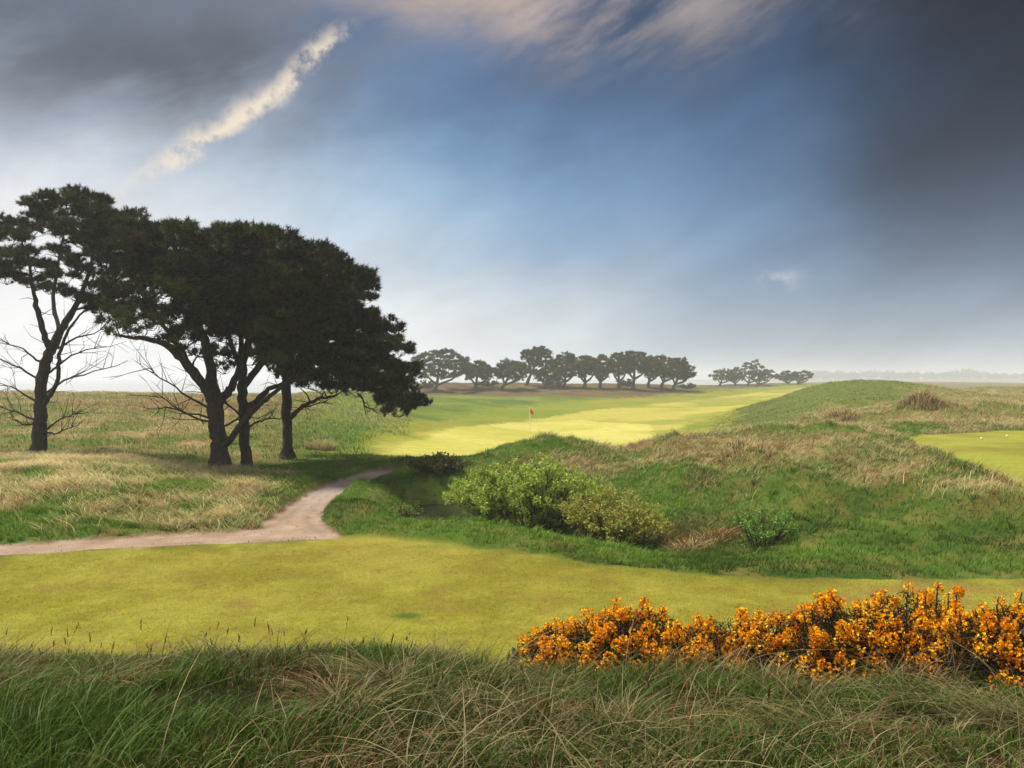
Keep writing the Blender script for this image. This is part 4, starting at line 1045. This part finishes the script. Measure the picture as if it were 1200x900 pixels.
# ---------------------------------------------------------------- far-off wood across the water
n = 520
u = R.uniform(945, 1500, n); D = R.uniform(1560, 1760, n)
hh = R.uniform(7, 15, n) * (1 + .5 * fbm(u * .03, u * .0, 3, 2))
Vs, Fs, Cs = [], [], []; k0 = 0
for i in range(n):
    x, y = XYD(u[i], D[i]); g = float(base_z(x, y)[0]); g = max(g, -3.5)
    m = 60; a = R.normal(size=(m, 3)); a /= np.linalg.norm(a, axis=1, keepdims=True)
    c = np.array([x, y, g + hh[i] * .55]) + a * np.array([hh[i] * .6, hh[i] * .6, hh[i] * .5]) * R.uniform(.5, 1, (m, 1))
    d = R.normal(size=(m, 3, 3)) * hh[i] * .16
    Vs.append((c[:, None] + d).reshape(-1, 3)); Cs.append(np.tile(n_mid * 1.3, (m * 3, 1)))
V = np.concatenate(Vs)
tag(mesh_obj('far_woods', V, [np.arange(len(V)).reshape(-1, 3)], M_needle, cols=np.concatenate(Cs)), 'low wooded shore fading into haze on the horizon', 'woods', kind='stuff')

# ---------------------------------------------------------------- haze
HZ = 3480.0
v = np.array([[sx * HZ, sy * HZ, sz] for sz in (-8.0, 20.0) for sy in (-1, 1) for sx in (-1, 1)])
f = np.array([[0, 2, 3, 1], [4, 5, 7, 6], [0, 1, 5, 4], [2, 6, 7, 3], [0, 4, 6, 2], [1, 3, 7, 5]])
M_haze, nt, N, L = nodes('haze_air')
o_ = N.new('ShaderNodeOutputMaterial'); pv = N.new('ShaderNodeVolumePrincipled')
pv.inputs['Color'].default_value = (.95, .97, 1, 1); pv.inputs['Density'].default_value = .00078; pv.inputs['Anisotropy'].default_value = .25
L.new(pv.outputs[0], o_.inputs['Volume'])
tag(mesh_obj('haze', v, [f], M_haze), 'thin sea haze lying over the links', 'haze', kind='stuff')

# ---------------------------------------------------------------- light
SAZ, SEL = math.radians(-68), math.radians(64)
EXPO = 1.0
sd = Vector((math.sin(SAZ) * math.cos(SEL), math.cos(SAZ) * math.cos(SEL), math.sin(SEL)))
sun = bpy.data.lights.new('sun', 'SUN'); sun.energy = 3.7; sun.angle = math.radians(10); sun.color = (1, .93, .8)
so = bpy.data.objects.new('sun', sun); COL.objects.link(so); so.rotation_euler = (-sd).to_track_quat('-Z', 'Y').to_euler(); so.location = (0, 0, 60)

w = bpy.data.worlds.new('World'); SC.world = w; w.use_nodes = True
nt = w.node_tree; N = nt.nodes; L = nt.links; N.clear()


def sv(node, i, v):
    if hasattr(v, 'default_value') or isinstance(v, bpy.types.NodeSocket): L.new(v, node.inputs[i])
    else: node.inputs[i].default_value = v


def m_(op, a, b=0.0, c=0.0, clamp=False):
    n = N.new('ShaderNodeMath'); n.operation = op; n.use_clamp = clamp
    sv(n, 0, a); sv(n, 1, b); sv(n, 2, c); return n.outputs[0]


def ss(a, b, x):
    n = N.new('ShaderNodeMapRange'); n.interpolation_type = 'SMOOTHSTEP'
    if a > b:
        n.inputs[1].default_value = b; n.inputs[2].default_value = a; n.inputs[3].default_value = 1; n.inputs[4].default_value = 0
    else:
        n.inputs[1].default_value = a; n.inputs[2].default_value = b; n.inputs[3].default_value = 0; n.inputs[4].default_value = 1
    L.new(x, n.inputs[0]); return n.outputs[0]


tc = N.new('ShaderNodeTexCoord'); sep = N.new('ShaderNodeSeparateXYZ'); L.new(tc.outputs['Generated'], sep.inputs[0])
AZ0 = m_('MULTIPLY', m_('ARCTAN2', sep.outputs[0], sep.outputs[1]), 57.2958)
EL0 = m_('MULTIPLY', m_('ARCSINE', sep.outputs[2]), 57.2958)


def noise(scale, ax, ay, rot=0., detail=6, rough=.6, seed=0., dist=0.):
    """noise over (azimuth, elevation) degrees, stretched"""
    cmb = N.new('ShaderNodeCombineXYZ'); ca, sa = math.cos(rot), math.sin(rot)
    x = m_('ADD', m_('MULTIPLY', AZ0, ca), m_('MULTIPLY', EL0, sa)); y = m_('SUBTRACT', m_('MULTIPLY', EL0, ca), m_('MULTIPLY', AZ0, sa))
    L.new(m_('MULTIPLY', x, ax), cmb.inputs[0]); L.new(m_('MULTIPLY', y, ay), cmb.inputs[1]); cmb.inputs[2].default_value = seed
    n = N.new('ShaderNodeTexNoise'); n.inputs['Scale'].default_value = scale; n.inputs['Detail'].default_value = detail
    n.inputs['Roughness'].default_value = rough; n.inputs['Distortion'].default_value = dist
    L.new(cmb.outputs[0], n.inputs['Vector']); return n.outputs['Fac']


nw1 = noise(.06, 1, 1.6, .35, seed=3.); nw2 = noise(.06, 1, 1.6, .35, seed=9.)
AZ = m_('MULTIPLY_ADD', m_('SUBTRACT', nw1, .5), 16., AZ0)
EL = m_('MULTIPLY_ADD', m_('SUBTRACT', nw2, .5), 9., EL0)


def G(a0, e0, sa, se, az=None, el=None):
    a = m_('DIVIDE', m_('SUBTRACT', az or AZ, a0), sa); e = m_('DIVIDE', m_('SUBTRACT', el or EL, e0), se)
    return m_('EXPONENT', m_('MULTIPLY', m_('ADD', m_('MULTIPLY', a, a), m_('MULTIPLY', e, e)), -1.0))


def mixc(c, col, fac, k=1.0):
    n = N.new('ShaderNodeMix'); n.data_type = 'RGBA'; n.clamp_factor = True
    L.new(m_('MULTIPLY', fac, k) if k != 1 else fac, n.inputs[0]); L.new(c, n.inputs[6])
    if isinstance(col, bpy.types.NodeSocket): L.new(col, n.inputs[7])
    else: n.inputs[7].default_value = (*col, 1)
    return n.outputs[2]


BG = 0.5      # the cloud colours below are what the sky shows at this exposure
sky = N.new('ShaderNodeTexSky'); sky.sky_type = 'NISHITA'; sky.sun_disc = False
sky.sun_elevation = SEL; sky.sun_rotation = SAZ % (2 * math.pi)
sk = N.new('ShaderNodeMix'); sk.data_type = 'RGBA'; sk.blend_type = 'MULTIPLY'; sk.inputs[0].default_value = 1
L.new(sky.outputs[0], sk.inputs[6]); sk.inputs[7].default_value = (.10, .10, .10, 1)
wisp = noise(.16, .6, 2.2, .45, detail=8, rough=.62, seed=1.)
wisp2 = noise(.10, .8, 1.8, .25, detail=8, rough=.6, seed=14.)
one = N.new('ShaderNodeValue'); one.outputs[0].default_value = 1.0
c = mixc(sk.outputs[2], tuple(lin(58, 102, 150)), one.outputs[0], .75)
c = mixc(c, tuple(lin(120, 160, 200)), G(-2, 9, 26, 6), .62)
c = mixc(c, tuple(lin(134, 182, 220)), G(-6, 12.5, 12, 4.5), m_('MULTIPLY', wisp2, 1.0) if False else .6)
c = mixc(c, tuple(lin(44, 64, 94)), m_('MULTIPLY', ss(12, 24, EL), ss(-14, 10, AZ)), .75)                     # deep slate overhead
c = mixc(c, tuple(lin(112, 118, 132)), m_('MULTIPLY', ss(11, 20, EL), ss(-4, -20, AZ)), .85)                    # grey bank, upper left
c = mixc(c, tuple(lin(160, 162, 170)), m_('MULTIPLY', G(-30, 14.5, 14, 4.5), ss(.32, .62, wisp2)), .7)
c = mixc(c, tuple(lin(72, 82, 98)), m_('MULTIPLY', G(-22, 19.5, 9, 3.6), ss(.36, .6, wisp)), .8)
c = mixc(c, tuple(lin(220, 221, 225)), G(-27, 9.5, 14, 5.5), .92)
c = mixc(c, tuple(lin(30, 52, 82)), m_('MULTIPLY', ss(8, 32, AZ), ss(3, 17, EL)), .8)
c = mixc(c, tuple(lin(8, 19, 38)), m_('MULTIPLY', ss(14, 31, AZ), ss(5, 18, EL)), .95)                                                     # edge vignette painted as dark cloud, upper right
c = mixc(c, tuple(lin(48, 66, 92)), G(34, 11, 9, 7), .75)
c = mixc(c, tuple(lin(186, 172, 166)), m_('MULTIPLY', G(4, 23.6, 15, 3.0), ss(.34, .64, wisp)), .8)              # warm wisps, top
c = mixc(c, tuple(lin(200, 178, 164)), m_('MULTIPLY', G(-3, 23.6, 7, 2.0), ss(.40, .62, wisp2)), .8)
c = mixc(c, tuple(lin(182, 206, 228)), G(-14, 11, 12, 4), .55)
# horizon veil
hz = m_('EXPONENT', m_('DIVIDE', m_('MAXIMUM', EL0, 0.0), -3.6))
c = mixc(c, tuple(lin(214, 222, 230)), hz, .85)
c = mixc(c, tuple(lin(252, 252, 252)), G(-26, 2.5, 17, 7.2), .98)
c = mixc(c, tuple(lin(250, 251, 252)), G(-10, 1, 10, 4), .8)
c = mixc(c, tuple(lin(226, 233, 240)), G(-6, 3, 14, 5.5), .75)
c = mixc(c, tuple(lin(255, 255, 255)), G(-22, 1, 16, 5, AZ0, EL0), .8)
# soft cloud texture
tx = N.new('ShaderNodeMix'); tx.data_type = 'RGBA'; tx.blend_type = 'MULTIPLY'; tx.inputs[0].default_value = 1
mr = N.new('ShaderNodeMapRange'); mr.inputs[1].default_value = .3; mr.inputs[2].default_value = .7; mr.inputs[3].default_value = .86; mr.inputs[4].default_value = 1.13
L.new(noise(.09, .7, 1.7, .4, detail=9, rough=.62, seed=22., dist=.4), mr.inputs[0]); L.new(c, tx.inputs[6]); L.new(mr.outputs[0], tx.inputs[7]); c = tx.outputs[2]
# contrail
A = np.array([-24.8, 10.9]); B = np.array([-10.6, 21.9]); dv = B - A; ln_ = np.linalg.norm(dv); dv /= ln_
cw = noise(.55, 1, 1, 0., detail=7, rough=.65, seed=5.); cw2 = noise(.16, 1, 1, 0., detail=3, seed=8.)
tt = m_('ADD', m_('MULTIPLY', m_('SUBTRACT', AZ0, A[0]), dv[0] / ln_), m_('MULTIPLY', m_('SUBTRACT', EL0, A[1]), dv[1] / ln_))
dd = m_('ADD', m_('MULTIPLY', m_('SUBTRACT', AZ0, A[0]), -dv[1]), m_('MULTIPLY', m_('SUBTRACT', EL0, A[1]), dv[0]))
dd = m_('MULTIPLY_ADD', m_('SUBTRACT', cw2, .5), 2.6, dd)
dd = m_('MULTIPLY_ADD', m_('SUBTRACT', cw, .5), 2.2, dd)
wd = m_('MULTIPLY_ADD', m_('MULTIPLY', m_('SUBTRACT', 1.0, tt), tt), 2.1, .72)
body = m_('SUBTRACT', 1.0, m_('DIVIDE', m_('ABSOLUTE', dd), wd), clamp=True)
body = ss(0, 1.0, body)
body = m_('MULTIPLY', body, m_('MULTIPLY', ss(-.12, .34, tt), ss(1.06, .88, tt)))
body = m_('MULTIPLY', body, ss(.30, .58, cw))
c = mixc(c, tuple(lin(253, 236, 212)), body, .84)
c = mixc(c, tuple(lin(196, 200, 212)), m_('MULTIPLY', G(17.4, 6.4, 1.3, .5, AZ0, EL), ss(.4, .6, cw)), .7)
# unseen sky behind and overhead: even pale grey, brightened for front fill
back = m_('MAXIMUM', ss(48, 80, m_('ABSOLUTE', AZ0)), ss(30, 45, EL0))
c = mixc(c, tuple(lin(204, 206, 210)), back, .92)
bgn = N.new('ShaderNodeBackground'); bgn.inputs['Strength'].default_value = BG; L.new(c, bgn.inputs['Color'])
wo = N.new('ShaderNodeOutputWorld'); L.new(bgn.outputs[0], wo.inputs['Surface'])

# ---------------------------------------------------------------- camera + render
cam = bpy.data.cameras.new('camera'); co = bpy.data.objects.new('camera', cam); COL.objects.link(co); SC.camera = co
cam.sensor_width = 36; cam.lens = 36 * FPX / 1200; cam.clip_end = 12000; cam.clip_start = .05
co.location = (0, 0, CZ); co.rotation_euler = (math.radians(90), 0, 0)
cam.shift_y = -(450 - HY) / 1200
SC.view_settings.view_transform = 'Standard'; SC.view_settings.look = 'None'; SC.view_settings.gamma = 1
SC.view_settings.use_curve_mapping = False
SC.view_settings.exposure = EXPO
cy = SC.cycles
cy.use_denoising = True
try: cy.denoiser = 'OPENIMAGEDENOISE'
except Exception: pass
cy.max_bounces = 5; cy.diffuse_bounces = 3; cy.glossy_bounces = 2; cy.transmission_bounces = 3; cy.volume_bounces = 1; cy.transparent_max_bounces = 4
